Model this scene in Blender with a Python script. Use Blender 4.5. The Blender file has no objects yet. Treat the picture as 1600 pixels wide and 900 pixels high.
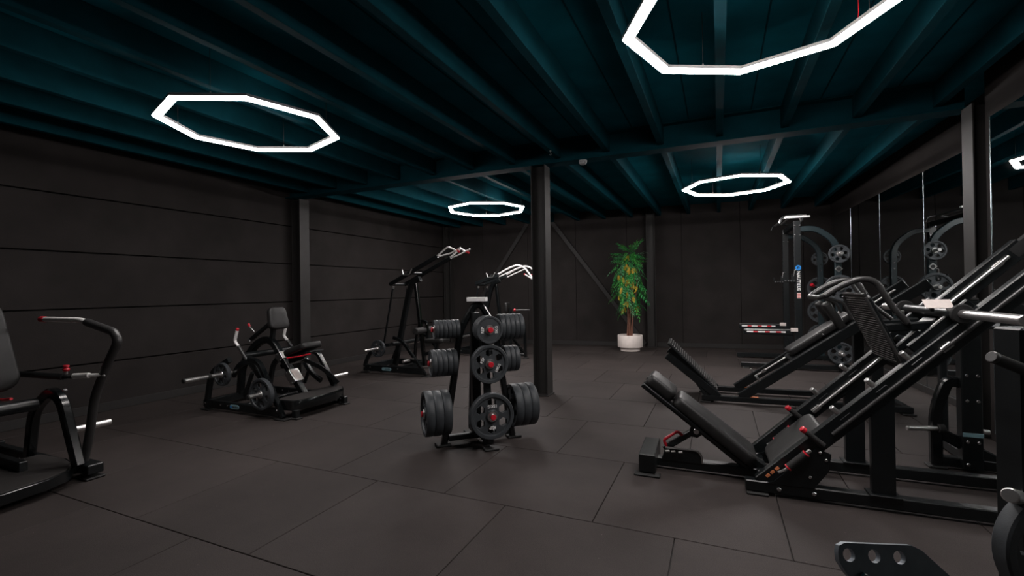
import bpy, bmesh, math, random
from mathutils import Vector, Matrix
random.seed(7)
scene = bpy.context.scene
col = scene.collection

# ------------------------------------------------------------------ camera, world, exposure
CAM_H = 1.34
FPX = 723.0
yaw, pitch, roll = math.radians(24.03), math.radians(0.311), math.radians(-0.847)
Fv = Vector((-math.sin(yaw)*math.cos(pitch), math.cos(yaw)*math.cos(pitch), math.sin(pitch)))
Rv = Vector((math.cos(yaw), math.sin(yaw), 0))
Uv = Rv.cross(Fv)
Rr = Rv*math.cos(roll) + Uv*math.sin(roll)
Ur = -Rv*math.sin(roll) + Uv*math.cos(roll)
cam_data = bpy.data.cameras.new('camera')
cam_data.sensor_width = 36.0
cam_data.lens = 36.0*FPX/1600.0
cam_data.clip_start = 0.05
cam = bpy.data.objects.new('camera', cam_data)
col.objects.link(cam)
m3 = Matrix((Rr, Ur, -Fv)).transposed()
cam.matrix_world = Matrix.Translation((0, 0, CAM_H)) @ m3.to_4x4()
scene.camera = cam

world = bpy.data.worlds.new('world'); scene.world = world
world.use_nodes = True
world.node_tree.nodes['Background'].inputs[0].default_value = (0.0, 0.0, 0.0, 1)
world.node_tree.nodes['Background'].inputs[1].default_value = 0.0
scene.view_settings.view_transform = 'Standard'
scene.view_settings.look = 'None'
scene.view_settings.gamma = 1.0
scene.view_settings.use_curve_mapping = False
scene.view_settings.exposure = 0.0
LED_STRENGTH = 118.0

# ------------------------------------------------------------------ materials
MATS = {}
def mat(name, base, rough=.5, metal=0., noise=0., nscale=30., bump=0., bscale=200., spec=.5, tint=None, coat=0.):
    m = bpy.data.materials.new(name); m.use_nodes = True
    nt = m.node_tree; b = nt.nodes['Principled BSDF']
    b.inputs['Base Color'].default_value = (*base, 1)
    b.inputs['Roughness'].default_value = rough
    b.inputs['Metallic'].default_value = metal
    b.inputs['Specular IOR Level'].default_value = spec
    b.inputs['Coat Weight'].default_value = coat
    tc = nt.nodes.new('ShaderNodeTexCoord')
    if noise > 0:
        n = nt.nodes.new('ShaderNodeTexNoise'); n.inputs['Scale'].default_value = nscale; n.inputs['Detail'].default_value = 5
        nt.links.new(tc.outputs['Object'], n.inputs['Vector'])
        r = nt.nodes.new('ShaderNodeMapRange')
        r.inputs[1].default_value = .25; r.inputs[2].default_value = .75
        r.inputs[3].default_value = 1-noise; r.inputs[4].default_value = 1+noise
        nt.links.new(n.outputs['Fac'], r.inputs[0])
        mx = nt.nodes.new('ShaderNodeVectorMath'); mx.operation = 'SCALE'
        mx.inputs[0].default_value = base
        nt.links.new(r.outputs[0], mx.inputs['Scale'])
        nt.links.new(mx.outputs[0], b.inputs['Base Color'])
        r2 = nt.nodes.new('ShaderNodeMapRange')
        r2.inputs[3].default_value = max(0, rough-.12*noise*2); r2.inputs[4].default_value = min(1, rough+.12*noise*2)
        nt.links.new(n.outputs['Fac'], r2.inputs[0]); nt.links.new(r2.outputs[0], b.inputs['Roughness'])
    if bump > 0:
        n2 = nt.nodes.new('ShaderNodeTexNoise'); n2.inputs['Scale'].default_value = bscale; n2.inputs['Detail'].default_value = 3
        nt.links.new(tc.outputs['Object'], n2.inputs['Vector'])
        bp = nt.nodes.new('ShaderNodeBump'); bp.inputs['Strength'].default_value = bump; bp.inputs['Distance'].default_value = .002
        nt.links.new(n2.outputs['Fac'], bp.inputs['Height']); nt.links.new(bp.outputs[0], b.inputs['Normal'])
    MATS[name] = m
    return m

def rubber_floor():
    m = bpy.data.materials.new('rubber_mat'); m.use_nodes = True
    nt = m.node_tree; b = nt.nodes['Principled BSDF']
    geo = nt.nodes.new('ShaderNodeNewGeometry'); oi = nt.nodes.new('ShaderNodeObjectInfo')
    n1 = nt.nodes.new('ShaderNodeTexNoise'); n1.inputs['Scale'].default_value = 1.3; n1.inputs['Detail'].default_value = 6; n1.inputs['Roughness'].default_value = .65
    n2 = nt.nodes.new('ShaderNodeTexNoise'); n2.inputs['Scale'].default_value = 260; n2.inputs['Detail'].default_value = 2
    n3 = nt.nodes.new('ShaderNodeTexVoronoi'); n3.inputs['Scale'].default_value = 9
    for n in (n1, n2, n3): nt.links.new(geo.outputs['Position'], n.inputs['Vector'])
    r1 = nt.nodes.new('ShaderNodeMapRange'); r1.inputs[1].default_value = .3; r1.inputs[2].default_value = .72; r1.inputs[3].default_value = .78; r1.inputs[4].default_value = 1.28
    nt.links.new(n1.outputs['Fac'], r1.inputs[0])
    r2 = nt.nodes.new('ShaderNodeMapRange'); r2.inputs[1].default_value = .35; r2.inputs[2].default_value = .7; r2.inputs[3].default_value = .7; r2.inputs[4].default_value = 1.35
    nt.links.new(n2.outputs['Fac'], r2.inputs[0])
    r3 = nt.nodes.new('ShaderNodeMapRange'); r3.inputs[3].default_value = .88; r3.inputs[4].default_value = 1.12
    nt.links.new(oi.outputs['Random'], r3.inputs[0])
    r4 = nt.nodes.new('ShaderNodeMapRange'); r4.inputs[1].default_value = .018; r4.inputs[2].default_value = .028; r4.inputs[3].default_value = 4.0; r4.inputs[4].default_value = 1.0
    nt.links.new(n3.outputs['Distance'], r4.inputs[0])
    def mul(a, bb):
        x = nt.nodes.new('ShaderNodeMath'); x.operation = 'MULTIPLY'; nt.links.new(a, x.inputs[0]); nt.links.new(bb, x.inputs[1]); return x.outputs[0]
    f = mul(mul(r1.outputs[0], r2.outputs[0]), mul(r3.outputs[0], r4.outputs[0]))
    sc = nt.nodes.new('ShaderNodeVectorMath'); sc.operation = 'SCALE'; sc.inputs[0].default_value = (.0385, .0308, .0290)
    nt.links.new(f, sc.inputs['Scale']); nt.links.new(sc.outputs[0], b.inputs['Base Color'])
    b.inputs['Roughness'].default_value = .72; b.inputs['Specular IOR Level'].default_value = .28
    bp = nt.nodes.new('ShaderNodeBump'); bp.inputs['Strength'].default_value = .35; bp.inputs['Distance'].default_value = .002
    nt.links.new(n2.outputs['Fac'], bp.inputs['Height']); nt.links.new(bp.outputs[0], b.inputs['Normal'])
    MATS['rubber'] = m

def cladding():
    m = bpy.data.materials.new('wall_cladding'); m.use_nodes = True
    nt = m.node_tree; b = nt.nodes['Principled BSDF']
    geo = nt.nodes.new('ShaderNodeNewGeometry')
    n1 = nt.nodes.new('ShaderNodeTexNoise'); n1.inputs['Scale'].default_value = 2.2; n1.inputs['Detail'].default_value = 7
    n2 = nt.nodes.new('ShaderNodeTexNoise'); n2.inputs['Scale'].default_value = 90; n2.inputs['Detail'].default_value = 3
    nt.links.new(geo.outputs['Position'], n1.inputs['Vector']); nt.links.new(geo.outputs['Position'], n2.inputs['Vector'])
    r1 = nt.nodes.new('ShaderNodeMapRange'); r1.inputs[1].default_value = .3; r1.inputs[2].default_value = .7; r1.inputs[3].default_value = .82; r1.inputs[4].default_value = 1.18
    nt.links.new(n1.outputs['Fac'], r1.inputs[0])
    sc = nt.nodes.new('ShaderNodeVectorMath'); sc.operation = 'SCALE'; sc.inputs[0].default_value = (.0285, .0248, .0240)
    nt.links.new(r1.outputs[0], sc.inputs['Scale']); nt.links.new(sc.outputs[0], b.inputs['Base Color'])
    b.inputs['Roughness'].default_value = .75; b.inputs['Specular IOR Level'].default_value = .1
    bp = nt.nodes.new('ShaderNodeBump'); bp.inputs['Strength'].default_value = .25; bp.inputs['Distance'].default_value = .003
    nt.links.new(n2.outputs['Fac'], bp.inputs['Height']); nt.links.new(bp.outputs[0], b.inputs['Normal'])
    MATS['wall'] = m

rubber_floor(); cladding()
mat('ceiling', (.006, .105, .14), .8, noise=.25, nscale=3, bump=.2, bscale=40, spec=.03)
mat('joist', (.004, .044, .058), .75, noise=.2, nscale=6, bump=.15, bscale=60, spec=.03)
mat('column', (.028, .026, .025), .55, noise=.15, nscale=8, spec=.35)
mat('base', (.017, .015, .0145), .65, noise=.15, nscale=8)
mat('mirror', (.62, .66, .66), .01, 1.0)
mat('steel', (.0050, .0066, .0074), .36, noise=.2, nscale=14, bump=.06, bscale=500, spec=.5)
mat('steel_gloss', (.004, .005, .0055), .2, noise=.15, nscale=10, spec=.6)
mat('tube_grey', (.035, .034, .034), .34, noise=.2, nscale=20, spec=.55)
mat('pad', (.0125, .0120, .0120), .46, noise=.18, nscale=25, bump=.25, bscale=420, spec=.5)
mat('foam', (.018, .017, .017), .75, noise=.2, nscale=40, bump=.4, bscale=300)
mat('tread', (.028, .025, .024), .55, noise=.2, nscale=50, bump=.2, bscale=300)
mat('chrome', (.86, .84, .83), .34, 1.0, noise=.06, nscale=20)
mat('joint', (.34, .40, .42), .22, 1.0, noise=.05, nscale=10)
mat('grip_metal', (.93, .90, .89), .45, .15, noise=.06, nscale=30)
mat('alu', (.62, .61, .60), .32, 1.0, noise=.1, nscale=40)
mat('bolt', (.6, .6, .6), .25, 1.0)
mat('brass', (.65, .45, .16), .3, 1.0)
mat('red', (.60, .016, .032), .35, noise=.1, nscale=30)
mat('plate', (.040, .045, .050), .52, noise=.18, nscale=30, bump=.2, bscale=300, spec=.45)
mat('white', (.92, .91, .90), .5, noise=.05, nscale=40)
mat('sticker', (.70, .62, .58), .5, noise=.08, nscale=60)
mat('orange', (.75, .24, .10), .5, noise=.15, nscale=90)
mat('badge', (.20, .34, .38), .4, noise=.1, nscale=50)
mat('blue', (.02, .22, .62), .4, noise=.05, nscale=30)
mat('rubber_black', (.010, .010, .010), .7, noise=.2, nscale=30)
mat('wire', (.01, .01, .01), .5)
mat('pot', (.86, .77, .72), .6, noise=.08, nscale=12, bump=.15, bscale=60)
mat('soil', (.03, .02, .015), .9, noise=.4, nscale=40, bump=.6, bscale=80)
mat('bark', (.20, .085, .055), .75, noise=.35, nscale=18, bump=.4, bscale=70)
mat('leaf_a', (.025, .25, .06), .5, noise=.35, nscale=9)
mat('leaf_b', (.05, .31, .045), .5, noise=.35, nscale=9)
mat('leaf_c', (.10, .28, .13), .5, noise=.3, nscale=9)
mat('leaf_y', (.50, .34, .03), .55, noise=.35, nscale=14)
mat('alu_plate', (.22, .25, .28), .4, .35, noise=.15, nscale=30)
mat('teal_steel', (.010, .020, .024), .4, noise=.2, nscale=10)
mat('housing', (.35, .35, .35), .5, noise=.1, nscale=20)
mat('plastic', (.62, .64, .66), .4, noise=.05, nscale=20)
mat('grey_box', (.30, .30, .31), .5, noise=.1, nscale=20)
def emis(name, c, s):
    m = bpy.data.materials.new(name); m.use_nodes = True
    nt = m.node_tree; b = nt.nodes['Principled BSDF']
    b.inputs['Base Color'].default_value = (.8, .8, .8, 1)
    b.inputs['Emission Color'].default_value = (*c, 1); b.inputs['Emission Strength'].default_value = s
    MATS[name] = m
emis('led', (1.0, .945, .925), LED_STRENGTH)
emis('led_dim', (1.0, .945, .925), LED_STRENGTH*.50)
emis('led_mid', (1.0, .945, .925), LED_STRENGTH*.68)

# ------------------------------------------------------------------ geometry helpers
def V(*a): return Vector(a[0]) if len(a) == 1 else Vector(a)

def fillet(path, rad, k=5):
    P = [V(p) for p in path]
    if rad <= 0 or len(P) < 3: return P
    out = [P[0]]
    for i in range(1, len(P)-1):
        a, b, c = P[i-1], P[i], P[i+1]
        d1, d2 = (a-b), (c-b)
        t = min(rad, d1.length*.48, d2.length*.48)
        if d1.normalized().dot(d2.normalized()) < -.999: out.append(b); continue
        p0, p2 = b+d1.normalized()*t, b+d2.normalized()*t
        for j in range(k+1):
            s = j/k
            out.append(p0*(1-s)**2 + b*2*s*(1-s) + p2*s*s)
    out.append(P[-1])
    return out

class G:
    def __init__(s): s.v = []; s.f = []
    def add(s, vs, fs):
        o = len(s.v); s.v += [V(p) for p in vs]; s.f += [[o+i for i in f] for f in fs]
        return s
    def box(s, c, size, b=.004, M=None):
        hx, hy, hz = [x/2 for x in size]; b = min(b, hx*.9, hy*.9, hz*.9)
        vs = []; idx = {}
        for sx in (-1, 1):
            for sy in (-1, 1):
                for sz in (-1, 1):
                    for ax in range(3):
                        p = [(hx-b)*sx, (hy-b)*sy, (hz-b)*sz]
                        p[ax] = (hx, hy, hz)[ax]*(sx, sy, sz)[ax]
                        idx[(sx, sy, sz, ax)] = len(vs); vs.append(V(p))
        fs = []
        def face(keys):
            pts = [idx[k] for k in keys]
            n = (vs[pts[1]]-vs[pts[0]]).cross(vs[pts[2]]-vs[pts[0]])
            cen = sum((vs[p] for p in pts), V(0, 0, 0))
            fs.append(pts if n.dot(cen) > 0 else pts[::-1])
        for ax in range(3):
            o1, o2 = [a for a in range(3) if a != ax]
            for sg in (-1, 1):
                q = []
                for a, bb in ((-1, -1), (1, -1), (1, 1), (-1, 1)):
                    t = [0, 0, 0]; t[ax] = sg; t[o1] = a; t[o2] = bb; q.append((*t, ax))
                face(q)
            for a in (-1, 1):
                for bb in (-1, 1):
                    q = []
                    for sg, which in ((-1, o1), (-1, o2), (1, o2), (1, o1)):
                        t = [0, 0, 0]; t[ax] = sg; t[o1] = a; t[o2] = bb; q.append((*t, which))
                    face(q)
        for sx in (-1, 1):
            for sy in (-1, 1):
                for sz in (-1, 1): face([(sx, sy, sz, a) for a in range(3)])
        c = V(c)
        if M is not None: vs = [M @ p for p in vs]
        return s.add([p+c for p in vs], fs)
    def beam(s, p0, p1, w, h, side=(0, 1, 0), b=.004):
        p0, p1 = V(p0), V(p1); d = (p1-p0); L = d.length; x = d.normalized()
        y = V(side); y = (y - x*y.dot(x)).normalized(); z = x.cross(y)
        M = Matrix((x, y, z)).transposed()
        return s.box((p0+p1)/2, (L, w, h), b, M)
    def sweep(s, path, prof_fn, closed=False):
        """prof_fn(i, tangent) -> list of Vector offsets"""
        n = len(path); rings = []
        for i, p in enumerate(path):
            if closed: t = (path[(i+1) % n]-path[i-1])
            elif i == 0: t = path[1]-path[0]
            elif i == n-1: t = path[-1]-path[-2]
            else: t = (path[i+1]-path[i]).normalized()+(path[i]-path[i-1]).normalized()
            rings.append([p+o for o in prof_fn(i, t.normalized())])
        k = len(rings[0]); vs = [q for r in rings for q in r]; fs = []
        for i in range(n if closed else n-1):
            j = (i+1) % n
            for a in range(k):
                b = (a+1) % k
                fs.append([i*k+a, i*k+b, j*k+b, j*k+a])
        if not closed:
            fs.append(list(range(k))[::-1]); fs.append([(n-1)*k+a for a in range(k)])
        return s.add(vs, fs)
    def tube(s, path, r, n=12, rad=.0, closed=False):
        P = fillet(path, rad)
        st = {'u': None}
        def prof(i, t):
            if st['u'] is None:
                a = V(0, 0, 1) if abs(t.z) < .9 else V(1, 0, 0)
                u = (a - t*a.dot(t)).normalized()
            else:
                u = (st['u'] - t*st['u'].dot(t)).normalized()
            st['u'] = u; w = t.cross(u)
            rr = r if not isinstance(r, (list, tuple)) else r[0]+(r[1]-r[0])*i/(len(P)-1)
            return [u*math.cos(2*math.pi*k/n)*rr + w*math.sin(2*math.pi*k/n)*rr for k in range(n)]
        return s.sweep(P, prof, closed)
    def rtube(s, path, w, h, side=(0, 1, 0), rad=.0, c=.006):
        P = fillet(path, rad); sd = V(side).normalized()
        a, b = w/2, h/2; c = min(c, a*.8, b*.8)
        pts = [(-a+c, -b), (a-c, -b), (a, -b+c), (a, b-c), (a-c, b), (-a+c, b), (-a, b-c), (-a, -b+c)]
        def prof(i, t):
            y = (sd - t*sd.dot(t)).normalized(); z = t.cross(y)
            return [y*p+z*q for p, q in pts]
        return s.sweep(P, prof)
    def lathe(s, prof, o=(0, 0, 0), axis=(0, 0, 1), n=24):
        o = V(o); ax = V(axis).normalized()
        a = V(0, 0, 1) if abs(ax.z) < .9 else V(1, 0, 0)
        u = (a-ax*a.dot(ax)).normalized(); w = ax.cross(u)
        vs = []; rings = []
        for r, t in prof:
            if r < 1e-6: rings.append([len(vs)]); vs.append(o+ax*t)
            else:
                rings.append(list(range(len(vs), len(vs)+n)))
                for k in range(n):
                    an = 2*math.pi*k/n
                    vs.append(o+ax*t+(u*math.cos(an)+w*math.sin(an))*r)
        fs = []
        for A, B in zip(rings, rings[1:]):
            for k in range(n):
                j = (k+1) % n
                if len(A) == 1 and len(B) == 1: continue
                if len(A) == 1: fs.append([A[0], B[k], B[j]])
                elif len(B) == 1: fs.append([A[k], B[0], A[j]])
                else: fs.append([A[k], B[k], B[j], A[j]])
        return s.add(vs, fs)
    def cyl(s, p0, p1, r, n=14, b=.003):
        p0, p1 = V(p0), V(p1); L = (p1-p0).length; b = min(b, L*.3, r*.5)
        return s.lathe([(0, 0), (r-b, 0), (r, b), (r, L-b), (r-b, L), (0, L)], p0, p1-p0, n)
    def prism(s, poly, th, o, u, v, b=.003):
        """convex-ish outline in (u,v) plane, thickness th along u x v, centred"""
        o, u, v = V(o), V(u).normalized(), V(v).normalized(); w = u.cross(v)
        n = len(poly); cx = sum(p[0] for p in poly)/n; cy = sum(p[1] for p in poly)/n
        def ring(ins, t):
            out = []
            for x, y in poly:
                d = math.hypot(x-cx, y-cy) or 1; k = max(0, (d-ins)/d)
                out.append(o+u*(cx+(x-cx)*k)+v*(cy+(y-cy)*k)+w*t)
            return out
        b = min(b, th*.4)
        R = [ring(b, -th/2), ring(0, -th/2+b), ring(0, th/2-b), ring(b, th/2)]
        vs = [p for r in R for p in r]; fs = [list(range(n))[::-1], [3*n+i for i in range(n)]]
        for i in range(3):
            for a in range(n):
                c = (a+1) % n
                fs.append([i*n+a, i*n+c, (i+1)*n+c, (i+1)*n+a])
        return s.add(vs, fs)
    def cushion(s, L, W, th, o, u, v, rad=.04, r=.02, taper=0., seg=5):
        """rounded pad: length L along u, width W along v, thickness th along u x v starting at o"""
        o, u, v = V(o), V(u).normalized(), V(v).normalized(); w = u.cross(v)
        def rr(ins):
            a, b, q = L/2-ins, W/2-ins, max(rad-ins, .003); out = []
            for cx, cy, st in ((a-q, b-q, 0), (-a+q, b-q, 90), (-a+q, -b+q, 180), (a-q, -b+q, 270)):
                for j in range(seg+1):
                    an = math.radians(st+90*j/seg)
                    x, y = cx+q*math.cos(an), cy+q*math.sin(an)
                    out.append((x, y*(1+taper*x/(L/2))))
            return out
        lv = []
        for j in range(4):
            an = math.radians(90*j/3); lv.append((r*(1-math.sin(an)), r*(1-math.cos(an))))
        lv += [(i, th-t) for i, t in lv[::-1]]
        n = 4*(seg+1); vs = []; fs = []
        for ins, t in lv: vs += [o+u*x+v*y+w*t for x, y in rr(ins)]
        # slightly crowned top
        for i in range(len(lv)-1):
            for a in range(n):
                b = (a+1) % n
                fs.append([i*n+a, i*n+b, (i+1)*n+b, (i+1)*n+a])
        ins, t = lv[-1]; k = len(vs)
        cr = rr(ins+min(L, W)*.25); vs += [o+u*x+v*y+w*(t+th*.06) for x, y in cr]
        m = len(lv)-1
        for a in range(n):
            b = (a+1) % n; fs.append([m*n+a, m*n+b, k+b, k+a])
        fs.append([k+i for i in range(n)]); fs.append(list(range(n))[::-1])
        return s.add(vs, fs)
    def mesh(s, name, material, ang=35):
        me = bpy.data.meshes.new(name)
        me.from_pydata([tuple(p) for p in s.v], [], s.f); me.update()
        bm = bmesh.new(); bm.from_mesh(me)
        bmesh.ops.recalc_face_normals(bm, faces=bm.faces)
        bm.to_mesh(me); bm.free()
        me.polygons.foreach_set('use_smooth', [True]*len(me.polygons))
        me.set_sharp_from_angle(angle=math.radians(ang))
        me.materials.append(MATS[material] if isinstance(material, str) else material)
        return me
    def build(s, name, material, parent=None, label=None, ang=35):
        return link(name, s.mesh(name, material, ang), parent, label)

def link(name, me, parent=None, label=None, loc=None, rot=None):
    o = bpy.data.objects.new(name, me); col.objects.link(o)
    if parent is not None: o.parent = parent
    if label: o['label'] = label
    if loc is not None: o.location = loc
    if rot is not None: o.rotation_euler = rot
    return o
def tag(o, label=None, cat=None, group=None, kind=None):
    if label: o['label'] = label
    if cat: o['category'] = cat
    if group: o['group'] = group
    if kind: o['kind'] = kind
    return o
def thing(name, label, cat, loc=(0, 0, 0), rz=0., group=None):
    o = bpy.data.objects.new(name, None); col.objects.link(o)
    o.empty_display_size = .1
    o.location = loc; o.rotation_euler = (0, 0, math.radians(rz))
    return tag(o, label, cat, group)
def fill_holes(g, outer, holes, th, o, u, v):
    """flat plate with real holes: outlines in (u,v), thickness along u x v, centred"""
    o, u, v = V(o), V(u).normalized(), V(v).normalized(); w = u.cross(v)
    bm = bmesh.new(); es = []
    loops = []
    for lp in [outer]+holes:
        vs = [bm.verts.new((x, y, 0)) for x, y in lp]; loops.append(len(vs))
        es += [bm.edges.new((vs[i], vs[(i+1) % len(vs)])) for i in range(len(vs))]
    bm.verts.index_update()
    bmesh.ops.triangle_fill(bm, use_beauty=True, use_dissolve=False, edges=es)
    P = [(p.co.x, p.co.y) for p in bm.verts]; T = [[p.index for p in f.verts] for f in bm.faces]
    bm.free(); n = len(P)
    vs = [o+u*x+v*y-w*th/2 for x, y in P]+[o+u*x+v*y+w*th/2 for x, y in P]
    fs = [t[::-1] for t in T]+[[i+n for i in t] for t in T]
    k = 0
    for m in loops:
        for i in range(m): fs.append([k+i, k+(i+1) % m, n+k+(i+1) % m, n+k+i])
        k += m
    g.add(vs, fs)
    return g
def circ(cx, cy, r, n=16, ph=0.): return [(cx+r*math.cos(2*math.pi*i/n+ph), cy+r*math.sin(2*math.pi*i/n+ph)) for i in range(n)]

TEXT_CACHE = {}
def text_mesh(body, size, material, depth=.0006):
    key = (body, size, material)
    if key in TEXT_CACHE: return TEXT_CACHE[key]
    cu = bpy.data.curves.new('lettering', 'FONT'); cu.body = body; cu.size = size; cu.extrude = depth
    cu.align_x = 'CENTER'; cu.align_y = 'CENTER'; cu.resolution_u = 2; cu.offset = size*.012
    ob = bpy.data.objects.new('lettering_tmp', cu); col.objects.link(ob)
    dg = bpy.context.evaluated_depsgraph_get(); dg.update()
    me = bpy.data.meshes.new_from_object(ob.evaluated_get(dg))
    bpy.data.objects.remove(ob); bpy.data.curves.remove(cu)
    me.name = 'lettering'; me.materials.clear(); me.materials.append(MATS[material])
    TEXT_CACHE[key] = me
    return me
def text(body, size, material, parent, o, u, v, name='lettering', label=None):
    """text centred on o, reading along u with up v"""
    ob = link(name, text_mesh(body, size, material), parent, label)
    u, v = V(u).normalized(), V(v).normalized(); w = u.cross(v)
    M = Matrix((u, v, w)).transposed().to_4x4(); M.translation = V(o)
    ob.matrix_local = M
    return ob

BOLT = None
def bolt(parent, p, axis, r=.011, name='bolt'):
    """shared hex bolt head, axis = outward direction"""
    global BOLT
    if BOLT is None:
        BOLT = G().lathe([(0, -.2), (1, -.2), (1, .5), (.75, .75), (0, .75)], n=6).mesh('bolt', 'bolt')
    ob = link(name, BOLT, parent)
    z = V(axis).normalized(); a = V(0, 0, 1) if abs(z.z) < .9 else V(1, 0, 0)
    x = (a-z*a.dot(z)).normalized(); y = z.cross(x)
    M = Matrix((x*r, y*r, z*r)).transposed().to_4x4(); M.translation = V(p)
    ob.matrix_local = M
    return ob
def foot(parent, x, y, sx=.14, sy=.1, name='rubber_foot'):
    return G().box((x, y, .009), (sx, sy, .018), .006).build(name, 'rubber_black', parent)
#@@SETTING
# ------------------------------------------------------------------ the room
WALL_L = -6.57; Y0 = -2.2; Z_DECK = 3.22; Z_JOIST = 3.0; Z_BEAM = 2.93
def yb(x): return 11.0+.11*(x+2.0)              # back wall line
def xm(y): return 2.33-.05*(y-7.4)               # far mirror line
floor = G().box((-2.0, 4.8, -.06), (9.6, 14.6, .09), .002).build('floor', 'base')
tag(floor, 'black rubber gym floor laid in square mats', 'floor', kind='structure')
X_LO, X_HI = WALL_L, 2.5
tile_cache = {}
row = 0; y = .62-3.0
while y < 11.55:
    ya, yc = max(y, Y0), min(y+1.0, 11.55)
    off = -.235 if (round(y-.62) % 2) else -.685
    x = off-7.0
    while x < X_HI:
        xa, xc = max(x, X_LO), min(x+1.0, X_HI)
        if xc-xa > .03 and ya < yb(xc)+.02:
            key = (round(xc-xa, 3), round(yc-ya, 3))
            if key not in tile_cache:
                tile_cache[key] = G().box((0, 0, -.0075), (key[0]-.005, key[1]-.005, .015), .0025).mesh('floor_mat', 'rubber')
            link('floor_mat', tile_cache[key], floor, loc=((xa+xc)/2, (ya+yc)/2, 0), rot=(0, 0, 0))
        x += 1.0
    y += 1.0

# left wall: horizontal sandwich panels in two bays
wl = G().box((WALL_L-.11, 4.3, 1.6), (.1, 13.2, 3.4), .002).build('wall_left', 'base')
tag(wl, 'black wall of wide horizontal panels with dark joints', 'wall', kind='structure')
zs = [.0, .572, 1.205, 1.84, 2.475, 3.22]
for (ya, yc) in ((Y0, 5.70), (5.70, 10.75)):
    for a, b in zip(zs, zs[1:]):
        G().box((WALL_L-.03, (ya+yc)/2, (a+b)/2), (.06, yc-ya-.01, b-a-.014), .005).build('wall_panel', 'wall', wl)
bl = G().box((WALL_L+.008, (Y0+5.55)/2, .05), (.016, 5.55-Y0, .1), .004).box((WALL_L+.008, 8.15, .05), (.016, 4.6, .1), .004).build('baseboard_left', 'base')
tag(bl, 'low black skirting board along the panelled wall', 'baseboard', kind='structure')

# back wall: vertical sheets
ang_b = math.atan(.11)
wb = G().box((-2.1, yb(-2.1)+.10, 1.6), (9.6, .1, 3.4), .002, Matrix.Rotation(ang_b, 3, 'Z')).build('wall_back', 'base')
tag(wb, 'matt black far wall of tall vertical sheets', 'wall', kind='structure')
xs = [-6.75, -5.55, -4.35, -3.15, -1.95, -.75, .45, 1.65, 2.35]
for a, b in zip(xs, xs[1:]):
    c = (a+b)/2
    G().box((c, yb(c)+.03, 1.61), ((b-a)/math.cos(ang_b)-.006, .05, 3.22), .003, Matrix.Rotation(ang_b, 3, 'Z')).build('wall_sheet', 'wall', wb)
bb = G()
for a, b in ((-6.3, -1.52), (-1.30, 2.15)):
    c = (a+b)/2
    bb.box((c, yb(c)-.005, .05), ((b-a)/math.cos(ang_b), .02, .1), .004, Matrix.Rotation(ang_b, 3, 'Z'))
tag(bb.build('baseboard_back', 'base'), 'low black skirting board along the far wall', 'baseboard', kind='structure')

# front wall behind the camera
wf = G().box((-2.1, Y0-.06, 1.6), (9.6, .1, 3.4), .002).build('wall_front', 'wall')
tag(wf, 'plain matt black wall facing the far wall', 'wall', kind='structure')

# right wall: two mirror runs either side of a column
ang_m = math.atan(.05)
wr = G()
yA, yB = 5.45, 11.45
cy_ = (yA+yB)/2
Mr = Matrix.Rotation(ang_m, 3, 'Z')
wr.box((xm(cy_)+.08, cy_, 1.6), (.1, yB-yA+.1, 3.4), .002, Mr)
wr.box((2.09+.08, (Y0+5.3)/2, 1.6), (.1, 5.3-Y0, 3.4), .002)
wr = wr.build('wall_right', 'wall')
tag(wr, 'dark wall carrying tall mirror panes', 'wall', kind='structure')
edges = [5.55, 5.9, 7.33, 8.77, 10.14, 11.3]
for a, b in zip(edges, edges[1:]):
    c = (a+b)/2
    G().box((xm(c)+.016, c, 1.41), (.012, b-a-.010, 2.66), .002, Mr).build('mirror_pane', 'mirror', wr)
for e in edges[1:-1]:
    g = G().tube([(xm(e)+.010, e, .08), (xm(e)+.010, e, 2.74)], .0045, 8)
    g.build('mirror_joint', 'joint', wr)
edges = [Y0+.05, -.8, .7, 2.2, 3.7, 5.18]
for a, b in zip(edges, edges[1:]):
    c = (a+b)/2
    G().box((2.09+.016, c, 1.41), (.012, b-a-.010, 2.66), .002).build('mirror_pane', 'mirror', wr)
for e in edges[1:]:
    G().tube([(2.09+.010, e, .08), (2.09+.010, e, 2.74)], .0045, 8).build('mirror_joint', 'joint', wr)
br = G()
br.box((xm(8.45)-.004, 8.45, .04), (.03, 5.7, .08), .004, Mr)
tag(br.build('baseboard_right', 'base'), 'low black plinth under the tall mirror panes', 'baseboard', kind='structure')

# ceiling deck, joists, main beam
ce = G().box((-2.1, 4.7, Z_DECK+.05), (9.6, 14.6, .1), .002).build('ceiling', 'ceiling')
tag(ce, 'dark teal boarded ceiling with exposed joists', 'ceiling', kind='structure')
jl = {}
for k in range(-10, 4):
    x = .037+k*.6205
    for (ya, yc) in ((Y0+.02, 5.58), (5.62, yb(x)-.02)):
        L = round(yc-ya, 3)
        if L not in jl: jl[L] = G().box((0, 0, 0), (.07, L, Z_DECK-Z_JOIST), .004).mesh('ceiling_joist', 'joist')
        link('ceiling_joist', jl[L], ce, loc=(x, (ya+yc)/2, (Z_DECK+Z_JOIST)/2))
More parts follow.
